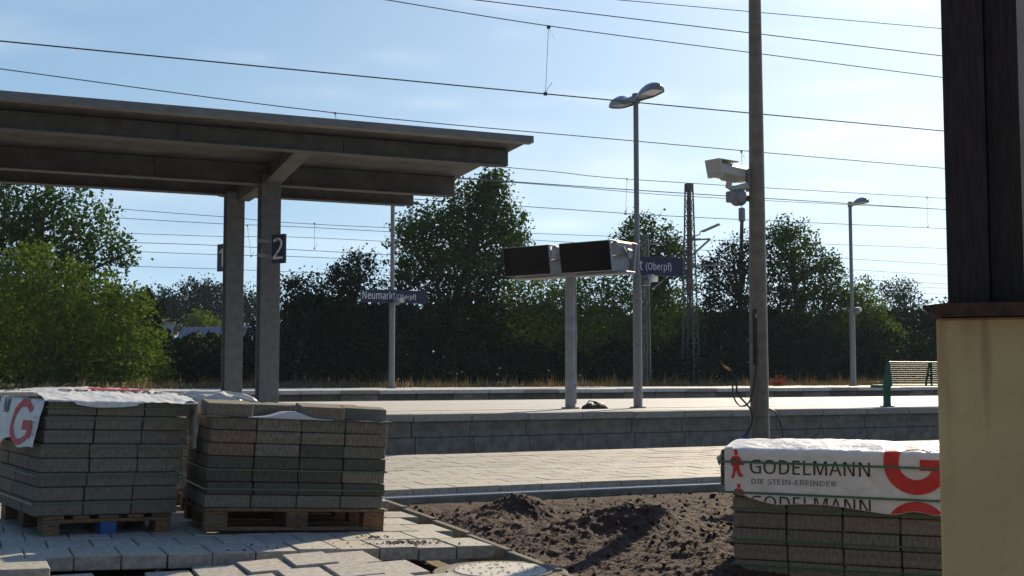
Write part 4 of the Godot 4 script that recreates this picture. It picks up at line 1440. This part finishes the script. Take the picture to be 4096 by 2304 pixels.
# ---------------------------------------------------------------- pallets of paving stones
func stacks():
	var zero_hem = func(_u): return .0
	# left stack
	var at = Vector3(0.454, 0.000, -8.148)
	var bs = Basis(Vector3.UP, deg_to_rad(10)) * Basis(Vector3.BACK, -.035)
	pallet("wooden pallet with a blue block under the left stack", at, bs, .8, 1.2, false, true)
	var up = at + bs * Vector3(0, .1455, 0)
	var s1 = stack("leaning stack of grey stones at the left under a printed sheet", up, bs, 3, 4, 8, Vector3(.302, .0885, .3), -.015, Vector2(.06, 0), [.075, .245, .42, .6, .67])
	var cv = thing("plastic_sheet", "white printed plastic sheet over the left stack", "plastic sheet", up, bs, "printed plastic sheets over the stacks")
	var H = 8 * .0885
	var xl = -.022
	var fl = Transform3D(Basis(Vector3(0, 0, 1), Vector3.UP, Vector3(-1, 0, 0)) * Basis(Vector3.RIGHT, -.17), Vector3(xl, H, -1.22))
	var hem1 = func(u): return .30 + .03 * sin(u * 9.0) - .02 * u + .05 * smoothstep(.9, 1.24, u)
	film(cv, fl, 0.0, 1.245, .1, hem1, .009)
	var ft = Transform3D(Basis.IDENTITY, Vector3(0, H, .01))
	var hem2 = func(u): return .012 + .006 * sin(u * 7.0) + .018 * smoothstep(.1, .3, u) * smoothstep(.7, .4, u)
	dome = .075; dome_back = 1.5
	film(cv, ft, xl - .02, .93, 1.24, hem2, .009, "top_sheet")
	var d0 = dome
	dome = 0.0
	var frr = Transform3D(Basis(Vector3(0, 0, -1), Vector3.UP, Vector3(1, 0, 0)), Vector3(.915, H, .015))
	film(cv, frr, .0, 1.2, .05, func(u): return .26 * smoothstep(.35, .0, u) + .03 + .02 * sin(u * 20.0), .012, "side_flap")
	print_on(cv, fl, letter_g(Vector2(.80, .155), .30, .145, .085), hem1, M.ink_red, .009, "logo")
	print_on(cv, fl, text_tris("NN", .065, Vector2(.18, .1), 1.1, 0, true), hem1, M.ink_black, .009, "lettering")
	for i in 4: print_on(cv, fl, text_tris("DE 30 20", .014, Vector2(1.12, .12 + i * .035), .9), hem1, M.ink_grey, .009, "lettering")
	dome = d0
	print_on(cv, ft, letter_g(Vector2(.55, -.5), .2, .2, .09), hem2, M.ink_red, .009, "logo")
	print_on(cv, ft, letter_g(Vector2(.3, -1.0), .2, .2, .09), hem2, M.ink_red, .009, "logo")
	print_on(cv, ft, text_tris("GODELMANN", .07, Vector2(.06, -.78), 1.2, 0, true), hem2, M.ink_black, .009, "lettering")
	print_on(cv, ft, text_tris("GODELMANN", .07, Vector2(.1, -.24), 1.2, 0, true), hem2, M.ink_black, .009, "lettering")

	dome = 0.0
	# middle stack
	at = Vector3(1.418, 0.020, -8.071)
	bs = Basis(Vector3.BACK, -.05)
	pallet("wooden pallet under the middle stack, no painted block", at, bs, 1.2, .8, true)
	up = at + bs * Vector3(0, .1455, 0)
	var bsz = Vector3(.3, .083, .2)
	var s2 = stack("dark stained stack of stones in the middle with loose ones on top", up, bs, 4, 4, 7, bsz, .0, Vector2(.012, 0), [.245, .12], .95)
	var rear = up + bs * Vector3(.06, -.1455, -.93)
	dup(get_node("wooden_pallet2") if has_node("wooden_pallet2") else get_node("wooden_pallet"), rear, "rear pallet glimpsed through the slots under the middle stack", bs)
	stack("lower stack of stones close behind the middle stack", rear + bs * Vector3(0, .1455, 0), bs, 4, 3, 6, bsz, .0, Vector2(.0, 0), [.12, .3])
	var ly = 7 * .083
	var loose = [[-.03 + .15, -.09, .0, "loose block at the near left corner of the middle stack", 0.09], [.42, -.3, .02, "loose block behind the foil bulge on the middle stack", 0.05], [.735, -.085, -.02, "large loose block right of the foil bulge", 0.12], [1.06, -.16, -.14, "turned loose block at the right end of the middle stack", 0.08], [.17, -.42, .1, "flat loose block beside the net bag", 0.10], [.62, -.55, -.03, "loose block at the far middle edge of the stack", 0.06], [.98, -.46, .05, "loose block at the far right of the stack", 0.10]]
	for i in loose.size():
		var e = loose[i]
		var q = thing("loose_paving_block", e[3], "paving stone", up + bs * Vector3(e[0], ly + .045 + .1 * sin(e[4]), e[1] - .01), bs * Basis(Vector3.RIGHT, e[4]) * Basis(Vector3.UP, e[2]), "loose blocks on top of the middle stack")
		var b := MB.new()
		b.box(Vector3.ZERO, Vector3(.295, .082, .195), .005)
		obj("block", b, M.blocks[2] if i == 0 else M.blocks[i % 5], q)
	# foil bulging out between two layers
	var fo = thing("plastic_foil", "bluish foil bulging out below the loose blocks", "foil", up + bs * Vector3(.5, ly + .001, .012), bs)
	var b := MB.new()
	b.grid(40, 6, func(u, w):
		var x = lerpf(-.27, .30, u)
		var hb = .05 * exp(-pow((x - .02) / .11, 2.0)) * (1.0 - .15 * w) + .006
		return Vector3(x, lerpf(0.0, hb, minf(w * 2.0, 1.0)), .004 + .02 * sin(w * PI) * exp(-pow((x - .02) / .14, 2.0))) + Vector3(0, 0, -.2 * maxf(0.0, w * 2.0 - 1.0) if w > .5 else 0.0), Vector3(0, 1, 1))
	obj("bulge", b, M.foil, fo)
	b = MB.new()
	b.grid(30, 4, func(u, w): return Vector3(lerpf(-.52, .72, u), .003 + .002 * sin(u * 40), .006 - w * .1), Vector3.UP)
	obj("layer", b, M.foil, fo)
	# folded net bag at the rear left
	var nb = thing("net_bag", "crumpled translucent net bag on the middle stack's far corner", "bag", up + bs * Vector3(.14, ly + .0, -.66), bs)
	b = MB.new()
	b.grid(40, 14, func(u, w):
		var a = TAU * u; var q = PI * .5 * w
		var rr = 1.0 + .08 * sin(a * 4 + 1) + .05 * sin(a * 9 + w * 5)
		var h = .145 * (1.0 - .55 * smoothstep(.0, .45, cos(a) * cos(q) * .5))
		return Vector3(.05 + cos(a) * pow(cos(q), .45) * .33 * rr, sin(q) * h * rr + .004 * sin(a * 31 + w * 23), sin(a) * pow(cos(q), .45) * .15 * rr), Vector3.UP)
	obj("folds", b, M.net, nb)
	b = MB.new()
	b.tube([Vector3(.1, .13, .1), Vector3(.25, .1, .12), Vector3(.42, .02, .16), Vector3(.5, .0, .2)], .012, 6)
	obj("hem", b, M.film, nb)

	# right stack in the soil pit
	at = Vector3(3.931, -.243, -5.877)
	bs = Basis(Vector3.UP, deg_to_rad(-45.8))
	pallet("wooden pallet standing in the soil pit under the right stack", at, bs, 1.2, .8, true)
	up = at + bs * Vector3(0, .1455, 0)
	stack("grey stone stack in the soil pit under the lettered sheet", up, bs, 4, 4, 8, Vector3(.3, .0868, .2), .005, Vector2(-.01, 0), [.06, .2, .37, .50, .63])
	cv = thing("plastic_sheet", "white plastic sheet lettered GODELMANN over the right stack", "plastic sheet", up, bs, "printed plastic sheets over the stacks")
	H = 8 * .0868
	fl = Transform3D(Basis.IDENTITY, Vector3(-.02, H, .012))
	var hem3 = func(u): return .232 + .062 * smoothstep(.03, .32, u) + .028 * smoothstep(.4, 1.2, u) + .010 * sin(u * 8.0 + .6) - .02 * smoothstep(.9, 1.0, u) * smoothstep(1.12, 1.02, u)
	dome = .024; dome_back = .84
	film(cv, fl, 0.0, 1.25, .84, hem3, .007)
	frr = Transform3D(Basis(Vector3(0, 0, 1), Vector3.UP, Vector3(-1, 0, 0)), Vector3(-.022, H, -.83))
	film(cv, frr, .0, .86, .04, func(u): return .22 - .12 * smoothstep(.4, .0, u) + .02 * sin(u * 13.0), .012, "side_flap")
	b = MB.new()
	b.grid(8, 6, func(u, w): return Vector3(-.02 - .05 * u + .01 * w, H - .01 - .035 * u - .03 * w * u - .02 * w, .0 + .02 * u - .03 * w), Vector3(-.3, 1, .5))
	obj("corner_fold", b, M.film, cv)
	var hemp = func(u): return hem3.call(u) - .003
	for q in [[.066, .083], [.08, .262]]: print_on(cv, fl, worker(Vector2(q[0], q[1]), .135), hemp, M.ink_red, .007, "figure")
	for y in [.128, .326]: print_on(cv, fl, text_tris("GODELMANN", .060, Vector2(.143, y), 1.02, .0, false), hemp, M.ink_black, .007, "lettering")
	print_on(cv, fl, text_tris("DIE STEIN-ERFINDER", .022, Vector2(.15, .185), 1.28), hemp, M.ink_grey, .007, "lettering")
	for y in [.05, .415]: print_on(cv, fl, letter_g(Vector2(1.02, y), .165, .165, .078), hemp, M.ink_red, .007, "logo")
	dome = 0.0
	# green bands over the sheet
	for t in [.07, .238]:
		b = MB.new()
		b.box(Vector3(.6, H - t, .05), Vector3(1.28, .012, .003), 0.0, Basis(Vector3.BACK, -.008))
		b.box(Vector3(-.055, H - t, -.4), Vector3(.003, .012, .88))
		obj("strap", b, M.strap, cv)

# ---------------------------------------------------------------- small things on the ground
func litter():
	var b := MB.new()
	var leaf := MB.new()
	for i in 420:
		var v = 5.6 + 1.9 * rng.randf()
		var x = 1.0 + 2.0 * rng.randf()
		var y = tilt(x, v) + (.0 if v > 7.24 else -.088)
		if i < 150:
			x = 2.55 + rng.randfn() * .13; v = 7.42 + rng.randfn() * .05; y = tilt(x, v)
		if i >= 150 and i < 185:
			x = 2.42 + rng.randfn() * .06; v = 7.72 + rng.randfn() * .04; y = tilt(x, v)
		var s = .003 + .006 * pow(rng.randf(), 2)
		b.box(Vector3(x, y + s * .8, -v), Vector3(s * 2, s * 1.4, s * 1.6), s * .4, Basis(Vector3.UP, rng.randf() * 6))
	tag(obj("gravel", b, M.bedding), "small pebbles and crumbs scattered on the forecourt slabs", "gravel", "", "stuff")
	for i in 70:
		var a = rng.randf() * TAU; var rr = .25 * sqrt(rng.randf())
		var c = Vector3(2.813, -0.100, -6.532) + Vector3(cos(a) * rr, .016, sin(a) * rr)
		leaf.box(c, Vector3(.008 + .012 * rng.randf(), .003, .006), .001, Basis(Vector3.UP, rng.randf() * 6))
	tag(obj("leaf_litter", leaf, M.bark), "dry crumbs of leaf litter on the manhole lid", "litter", "", "stuff")
	# dry grass along the back of the far platform
	var V := PackedVector3Array()
	var N := PackedVector3Array()
	var C := PackedColorArray()
	for i in 26000:
		var x = -12.0 + 60.0 * rng.randf()
		var v = 35.0 + 3.2 * pow(rng.randf(), 1.2)
		var dense = film_noise.get_noise_2d(x * 26.0, v * 14.0)
		if dense < -.05 and rng.randf() < .75: continue
		var h = (.05 + .16 * rng.randf()) * (1.1 + 1.6 * dense)
		if film_noise.get_noise_2d(x * 160.0, v * 9.0 + 30.0) > .33: h += .22 * rng.randf() + .12
		var p = Vector3(x, .58, -v)
		var a = rng.randf() * TAU
		var w = Vector3(cos(a), 0, sin(a)) * (.008 + .012 * rng.randf())
		var tip = p + Vector3(rng.randfn() * .09, h, rng.randfn() * .09)
		V.append_array([p - w, tip, p + w])
		var nn = Vector3(-sin(a), .4, cos(a)).normalized()
		N.append_array([nn, nn, nn])
		var cc = Color(.035, .055, .014).lerp(Color(.24, .16, .06), clampf(.45 + dense * .9 + rng.randfn() * .25, 0, 1))
		C.append_array([cc, cc, cc])
	var am := ArrayMesh.new()
	var arr := []
	arr.resize(Mesh.ARRAY_MAX)
	arr[Mesh.ARRAY_VERTEX] = V; arr[Mesh.ARRAY_NORMAL] = N; arr[Mesh.ARRAY_COLOR] = C
	am.add_surface_from_arrays(Mesh.PRIMITIVE_TRIANGLES, arr)
	tag(put("dry_grass", am, M.grass), "yellow dry grass along the foot of the trees", "grass", "", "stuff")

# ---------------------------------------------------------------- far buildings
func far_houses():
	var o = thing("gabled_shed", "low shed with grey ribbed gable roof between the trees", "building", Vector3(12.3, .95, -66.2))
	var b := MB.new()
	var fr = Basis(Vector3.UP, deg_to_rad(52))   # gable towards the lower left
	b.prism(PackedVector2Array([Vector2(-.85, -1.0), Vector2(.85, -1.0), Vector2(.85, 1.75), Vector2(0, 2.46), Vector2(-.85, 1.75)]), 4.0, Transform3D(fr, Vector3.ZERO))
	obj("wall", b, M.plaster_grey, o)
	b = MB.new()
	b.prism(PackedVector2Array([Vector2(-.95, 1.75), Vector2(0, 2.55), Vector2(.95, 1.75), Vector2(.95, 1.68), Vector2(0, 2.48), Vector2(-.95, 1.68)]), 4.4, Transform3D(fr, Vector3.ZERO))
	var rf = obj("roof", b, M.roof_metal, o)
	for i in 14:
		var zz = -2.1 + i * .32
		for sg in [-1, 1]:
			b = MB.new()
			b.tube([fr * Vector3(0, 2.57, zz), fr * Vector3(sg * .95, 1.77, zz)], .025, 4)
			obj("rib", b, M.galv, rf)
	o = thing("pale_building", "pale blue flat building half hidden behind the left bush", "building", Vector3(9.9, .9, -72.0))
	b = MB.new()
	b.box(Vector3(-.9, 1.2, 0), Vector3(3.2, 3.4, 3), .02)
	obj("wall", b, M.pale_blue, o)
	b = MB.new()
	b.box(Vector3(.74, 2.5, 1.4), Vector3(.2, .45, .3), .01)
	obj("red_panel", b, M.brick_red, o)
	b = MB.new()
	b.box(Vector3(-.9, 2.94, 0), Vector3(3.3, .1, 3.1), .01)
	obj("roof", b, M.roof_metal, o)

# ---------------------------------------------------------------- trees and shrubs
func plants():
	var wood = MB.new()
	var wr := RandomNumberGenerator.new()
	wr.seed = 77
	for i in 36000:
		var x = -14.0 + 66.0 * wr.randf()
		var v = 46.0 + 4.0 * wr.randf()
		var top = 3.1 + .7 * film_noise.get_noise_2d(x * 30.0, 5.0) - (1.5 if x > 6.6 and x < 11.5 else 0.0)
		var p = Vector3(x, .7 + top * pow(wr.randf(), .8), -v)
		var nn = Vector3(wr.randfn(), wr.randfn() * .6, wr.randfn()).normalized()
		var ax = nn.cross(Vector3(wr.randfn(), wr.randfn(), wr.randfn())).normalized()
		var sd = ax.cross(nn)
		var s = .3 + .2 * wr.randf()
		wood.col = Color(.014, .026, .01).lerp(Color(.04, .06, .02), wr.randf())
		wood.tri(p - ax * s * .5, p + sd * s * .35, p + ax * s * .5, nn)
		wood.tri(p - ax * s * .5, p + ax * s * .5, p - sd * s * .35, nn)
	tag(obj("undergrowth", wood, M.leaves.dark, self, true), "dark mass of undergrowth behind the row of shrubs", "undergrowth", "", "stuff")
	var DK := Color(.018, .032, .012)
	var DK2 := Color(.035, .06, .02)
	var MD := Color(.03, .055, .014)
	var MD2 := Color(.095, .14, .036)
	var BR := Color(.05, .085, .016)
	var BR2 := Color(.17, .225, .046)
	plant("red_weed", "small red leaved weed by the grass right of the grey pole", "plant", Vector3(25.129, 0.537, -34.600), [[25.13, 0.68, -34.60, 0.11], [25.26, 0.62, -34.60, 0.08], [25.03, 0.62, -34.60, 0.07]], 260, .09, "mid", Color(.2, .03, .02), Color(.42, .09, .05), 9, .02)
	plant("leafy_tree", "tall broad tree at the left rising behind the canopy roof", "tree", Vector3(2.435, 0.620, -45.000), [[0.05, 6.10, -45.08, 1.61], [1.17, 6.45, -45.34, 1.50], [2.02, 7.44, -45.16, 1.37], [2.30, 6.21, -45.07, 1.50], [3.45, 6.24, -44.88, 1.31], [4.32, 5.51, -45.23, 0.92], [4.96, 5.20, -44.90, 0.56], [2.11, 5.01, -45.63, 1.66], [3.76, 4.52, -45.74, 1.12], [0.71, 4.49, -44.81, 1.74], [2.90, 3.78, -45.47, 1.66], [0.26, 3.02, -45.05, 1.73], [1.77, 2.24, -45.11, 1.62]], 15000, 0.200, "mid", MD, MD2, 100, 0.22, "trees behind the far platform")
	plant("leafy_bush", "sunlit yellow green bush in front of the left tree", "bush", Vector3(2.961, 0.620, -38.500), [[1.88, 4.50, -38.37, 0.42], [1.47, 4.41, -38.85, 0.40], [1.65, 3.74, -37.70, 0.91], [2.81, 4.05, -38.18, 0.44], [3.76, 3.53, -37.93, 0.49], [4.58, 3.08, -37.85, 0.47], [2.43, 2.98, -38.00, 1.27], [3.79, 2.67, -38.25, 1.12], [4.55, 2.09, -38.33, 0.93], [3.17, 1.72, -38.56, 1.35], [1.72, 2.06, -38.37, 1.38], [5.02, 1.50, -38.80, 0.66], [0.52, 3.05, -38.03, 1.13], [0.47, 1.71, -39.10, 1.27], [4.10, 1.37, -37.74, 0.93], [5.38, 1.14, -38.77, 0.44], [2.18, 1.14, -38.37, 0.81]], 19000, 0.145, "bright", BR, BR2, 103, 0.10, "")
	plant("distant_tree", "distant bluish tree beside the left bush", "tree", Vector3(13.198, 0.950, -95.000), [[12.21, 6.19, -94.90, 1.04], [13.27, 6.33, -94.24, 1.18], [13.12, 5.18, -95.08, 1.64], [14.24, 5.79, -94.90, 1.20]], 2600, 0.300, "far", DK, DK2, 106, 0.25, "distant trees")
	plant("distant_tree", "round distant tree crown left of the rear canopy post", "tree", Vector3(16.114, 0.950, -95.000), [[15.42, 6.88, -95.08, 1.20], [16.65, 7.23, -95.33, 1.15], [15.96, 5.82, -94.67, 1.65], [17.51, 6.17, -95.02, 1.52], [14.95, 5.24, -95.63, 1.51]], 3600, 0.300, "far", DK, DK2, 109, 0.25, "distant trees")
	plant("distant_tree", "distant tree seen between and right of the two canopy posts", "tree", Vector3(19.714, 0.950, -95.000), [[18.85, 6.85, -95.75, 1.29], [19.95, 6.38, -95.08, 1.38], [19.49, 5.32, -95.76, 1.69], [17.89, 5.28, -95.34, 1.52], [20.94, 5.64, -95.32, 1.24]], 3000, 0.300, "far", DK, DK2, 112, 0.25, "distant trees")
	plant("small_tree", "small lit green tree above the shed roof", "tree", Vector3(13.010, 0.950, -76.000), [[12.82, 4.30, -75.56, 0.53], [13.41, 4.06, -76.59, 0.58], [12.28, 3.93, -75.53, 0.53], [13.79, 3.90, -76.67, 0.49], [12.84, 3.54, -75.98, 0.72]], 2200, 0.200, "bright", BR, BR2, 115, 0.12, "")
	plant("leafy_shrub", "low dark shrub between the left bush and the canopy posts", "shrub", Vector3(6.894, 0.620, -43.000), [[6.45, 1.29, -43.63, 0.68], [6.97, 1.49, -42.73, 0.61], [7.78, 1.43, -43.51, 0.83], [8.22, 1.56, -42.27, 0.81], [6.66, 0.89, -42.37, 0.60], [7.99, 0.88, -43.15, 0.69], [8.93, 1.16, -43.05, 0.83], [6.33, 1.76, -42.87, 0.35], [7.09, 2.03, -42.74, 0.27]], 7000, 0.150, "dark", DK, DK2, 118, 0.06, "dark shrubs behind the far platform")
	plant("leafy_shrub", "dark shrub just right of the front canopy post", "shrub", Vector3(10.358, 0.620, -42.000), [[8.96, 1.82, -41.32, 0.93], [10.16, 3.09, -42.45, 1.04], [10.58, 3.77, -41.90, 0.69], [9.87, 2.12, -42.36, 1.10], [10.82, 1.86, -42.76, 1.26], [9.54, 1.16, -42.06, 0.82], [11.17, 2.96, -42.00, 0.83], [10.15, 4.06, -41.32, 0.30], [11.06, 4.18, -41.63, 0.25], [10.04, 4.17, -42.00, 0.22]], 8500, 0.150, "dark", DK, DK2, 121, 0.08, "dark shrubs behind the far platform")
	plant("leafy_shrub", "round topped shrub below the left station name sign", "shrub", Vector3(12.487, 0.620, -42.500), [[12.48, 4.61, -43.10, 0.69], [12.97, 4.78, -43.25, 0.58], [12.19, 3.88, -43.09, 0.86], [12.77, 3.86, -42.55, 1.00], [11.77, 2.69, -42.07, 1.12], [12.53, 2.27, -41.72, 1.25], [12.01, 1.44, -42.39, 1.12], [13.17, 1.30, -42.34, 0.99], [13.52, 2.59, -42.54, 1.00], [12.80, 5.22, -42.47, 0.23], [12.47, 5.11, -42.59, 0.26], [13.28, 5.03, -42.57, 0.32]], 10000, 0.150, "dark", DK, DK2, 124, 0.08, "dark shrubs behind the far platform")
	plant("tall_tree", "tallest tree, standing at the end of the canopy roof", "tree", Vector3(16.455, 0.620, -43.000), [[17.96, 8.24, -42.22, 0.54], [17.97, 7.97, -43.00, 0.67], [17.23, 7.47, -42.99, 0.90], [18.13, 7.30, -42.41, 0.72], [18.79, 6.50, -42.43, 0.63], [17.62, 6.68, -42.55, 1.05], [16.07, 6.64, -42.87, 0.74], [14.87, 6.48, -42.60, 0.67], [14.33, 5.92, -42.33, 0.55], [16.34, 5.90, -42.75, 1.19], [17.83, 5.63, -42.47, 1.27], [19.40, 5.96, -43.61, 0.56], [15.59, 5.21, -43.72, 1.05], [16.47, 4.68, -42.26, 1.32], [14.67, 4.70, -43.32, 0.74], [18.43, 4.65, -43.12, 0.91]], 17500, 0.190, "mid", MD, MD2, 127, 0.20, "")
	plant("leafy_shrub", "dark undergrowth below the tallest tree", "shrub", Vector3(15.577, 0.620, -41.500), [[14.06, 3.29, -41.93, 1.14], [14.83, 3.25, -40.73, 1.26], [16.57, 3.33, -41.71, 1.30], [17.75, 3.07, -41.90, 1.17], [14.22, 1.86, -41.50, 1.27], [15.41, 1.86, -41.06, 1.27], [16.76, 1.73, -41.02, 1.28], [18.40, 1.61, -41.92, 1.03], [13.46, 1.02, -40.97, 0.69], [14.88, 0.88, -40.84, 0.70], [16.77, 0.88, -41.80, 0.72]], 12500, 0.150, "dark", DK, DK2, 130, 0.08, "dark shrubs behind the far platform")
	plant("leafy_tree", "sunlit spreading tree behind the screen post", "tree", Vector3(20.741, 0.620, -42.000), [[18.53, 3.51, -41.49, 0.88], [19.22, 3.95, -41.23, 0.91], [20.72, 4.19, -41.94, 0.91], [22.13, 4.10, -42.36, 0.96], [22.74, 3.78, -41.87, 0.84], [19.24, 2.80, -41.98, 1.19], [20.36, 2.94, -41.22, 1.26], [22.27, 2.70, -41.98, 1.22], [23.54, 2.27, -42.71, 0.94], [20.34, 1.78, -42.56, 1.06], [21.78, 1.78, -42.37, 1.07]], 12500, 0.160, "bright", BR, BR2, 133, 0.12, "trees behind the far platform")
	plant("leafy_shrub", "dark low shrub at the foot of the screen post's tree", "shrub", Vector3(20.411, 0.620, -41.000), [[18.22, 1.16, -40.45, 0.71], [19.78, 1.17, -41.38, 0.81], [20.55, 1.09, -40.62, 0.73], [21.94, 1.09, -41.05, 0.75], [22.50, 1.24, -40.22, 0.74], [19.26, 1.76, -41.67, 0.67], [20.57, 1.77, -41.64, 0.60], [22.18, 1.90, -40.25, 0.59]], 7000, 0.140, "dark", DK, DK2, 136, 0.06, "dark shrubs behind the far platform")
	plant("leafy_tree", "tree whose round top shows behind the twin lamp post", "tree", Vector3(25.722, 0.620, -44.000), [[25.70, 7.13, -44.44, 0.66], [24.32, 6.52, -43.58, 0.48], [26.62, 6.60, -44.52, 0.70], [27.37, 6.31, -44.75, 0.51], [25.64, 6.16, -44.76, 1.00], [24.23, 5.87, -43.93, 0.40], [26.25, 5.47, -44.17, 0.99], [27.37, 5.53, -44.44, 0.59], [25.14, 4.94, -44.23, 1.15], [26.73, 4.33, -44.36, 1.16]], 8500, 0.180, "mid", MD, MD2, 139, 0.18, "trees behind the far platform")
	plant("leafy_tree", "lit green tree between twin lamp post and lattice mast", "tree", Vector3(25.299, 0.620, -42.500), [[24.34, 3.37, -42.52, 0.94], [25.68, 3.42, -42.94, 1.04], [26.32, 2.47, -43.09, 0.97], [24.40, 2.26, -41.71, 1.08], [23.96, 1.64, -42.20, 0.78], [26.98, 3.29, -43.23, 0.65]], 7000, 0.160, "bright", BR, BR2, 142, 0.10, "trees behind the far platform")
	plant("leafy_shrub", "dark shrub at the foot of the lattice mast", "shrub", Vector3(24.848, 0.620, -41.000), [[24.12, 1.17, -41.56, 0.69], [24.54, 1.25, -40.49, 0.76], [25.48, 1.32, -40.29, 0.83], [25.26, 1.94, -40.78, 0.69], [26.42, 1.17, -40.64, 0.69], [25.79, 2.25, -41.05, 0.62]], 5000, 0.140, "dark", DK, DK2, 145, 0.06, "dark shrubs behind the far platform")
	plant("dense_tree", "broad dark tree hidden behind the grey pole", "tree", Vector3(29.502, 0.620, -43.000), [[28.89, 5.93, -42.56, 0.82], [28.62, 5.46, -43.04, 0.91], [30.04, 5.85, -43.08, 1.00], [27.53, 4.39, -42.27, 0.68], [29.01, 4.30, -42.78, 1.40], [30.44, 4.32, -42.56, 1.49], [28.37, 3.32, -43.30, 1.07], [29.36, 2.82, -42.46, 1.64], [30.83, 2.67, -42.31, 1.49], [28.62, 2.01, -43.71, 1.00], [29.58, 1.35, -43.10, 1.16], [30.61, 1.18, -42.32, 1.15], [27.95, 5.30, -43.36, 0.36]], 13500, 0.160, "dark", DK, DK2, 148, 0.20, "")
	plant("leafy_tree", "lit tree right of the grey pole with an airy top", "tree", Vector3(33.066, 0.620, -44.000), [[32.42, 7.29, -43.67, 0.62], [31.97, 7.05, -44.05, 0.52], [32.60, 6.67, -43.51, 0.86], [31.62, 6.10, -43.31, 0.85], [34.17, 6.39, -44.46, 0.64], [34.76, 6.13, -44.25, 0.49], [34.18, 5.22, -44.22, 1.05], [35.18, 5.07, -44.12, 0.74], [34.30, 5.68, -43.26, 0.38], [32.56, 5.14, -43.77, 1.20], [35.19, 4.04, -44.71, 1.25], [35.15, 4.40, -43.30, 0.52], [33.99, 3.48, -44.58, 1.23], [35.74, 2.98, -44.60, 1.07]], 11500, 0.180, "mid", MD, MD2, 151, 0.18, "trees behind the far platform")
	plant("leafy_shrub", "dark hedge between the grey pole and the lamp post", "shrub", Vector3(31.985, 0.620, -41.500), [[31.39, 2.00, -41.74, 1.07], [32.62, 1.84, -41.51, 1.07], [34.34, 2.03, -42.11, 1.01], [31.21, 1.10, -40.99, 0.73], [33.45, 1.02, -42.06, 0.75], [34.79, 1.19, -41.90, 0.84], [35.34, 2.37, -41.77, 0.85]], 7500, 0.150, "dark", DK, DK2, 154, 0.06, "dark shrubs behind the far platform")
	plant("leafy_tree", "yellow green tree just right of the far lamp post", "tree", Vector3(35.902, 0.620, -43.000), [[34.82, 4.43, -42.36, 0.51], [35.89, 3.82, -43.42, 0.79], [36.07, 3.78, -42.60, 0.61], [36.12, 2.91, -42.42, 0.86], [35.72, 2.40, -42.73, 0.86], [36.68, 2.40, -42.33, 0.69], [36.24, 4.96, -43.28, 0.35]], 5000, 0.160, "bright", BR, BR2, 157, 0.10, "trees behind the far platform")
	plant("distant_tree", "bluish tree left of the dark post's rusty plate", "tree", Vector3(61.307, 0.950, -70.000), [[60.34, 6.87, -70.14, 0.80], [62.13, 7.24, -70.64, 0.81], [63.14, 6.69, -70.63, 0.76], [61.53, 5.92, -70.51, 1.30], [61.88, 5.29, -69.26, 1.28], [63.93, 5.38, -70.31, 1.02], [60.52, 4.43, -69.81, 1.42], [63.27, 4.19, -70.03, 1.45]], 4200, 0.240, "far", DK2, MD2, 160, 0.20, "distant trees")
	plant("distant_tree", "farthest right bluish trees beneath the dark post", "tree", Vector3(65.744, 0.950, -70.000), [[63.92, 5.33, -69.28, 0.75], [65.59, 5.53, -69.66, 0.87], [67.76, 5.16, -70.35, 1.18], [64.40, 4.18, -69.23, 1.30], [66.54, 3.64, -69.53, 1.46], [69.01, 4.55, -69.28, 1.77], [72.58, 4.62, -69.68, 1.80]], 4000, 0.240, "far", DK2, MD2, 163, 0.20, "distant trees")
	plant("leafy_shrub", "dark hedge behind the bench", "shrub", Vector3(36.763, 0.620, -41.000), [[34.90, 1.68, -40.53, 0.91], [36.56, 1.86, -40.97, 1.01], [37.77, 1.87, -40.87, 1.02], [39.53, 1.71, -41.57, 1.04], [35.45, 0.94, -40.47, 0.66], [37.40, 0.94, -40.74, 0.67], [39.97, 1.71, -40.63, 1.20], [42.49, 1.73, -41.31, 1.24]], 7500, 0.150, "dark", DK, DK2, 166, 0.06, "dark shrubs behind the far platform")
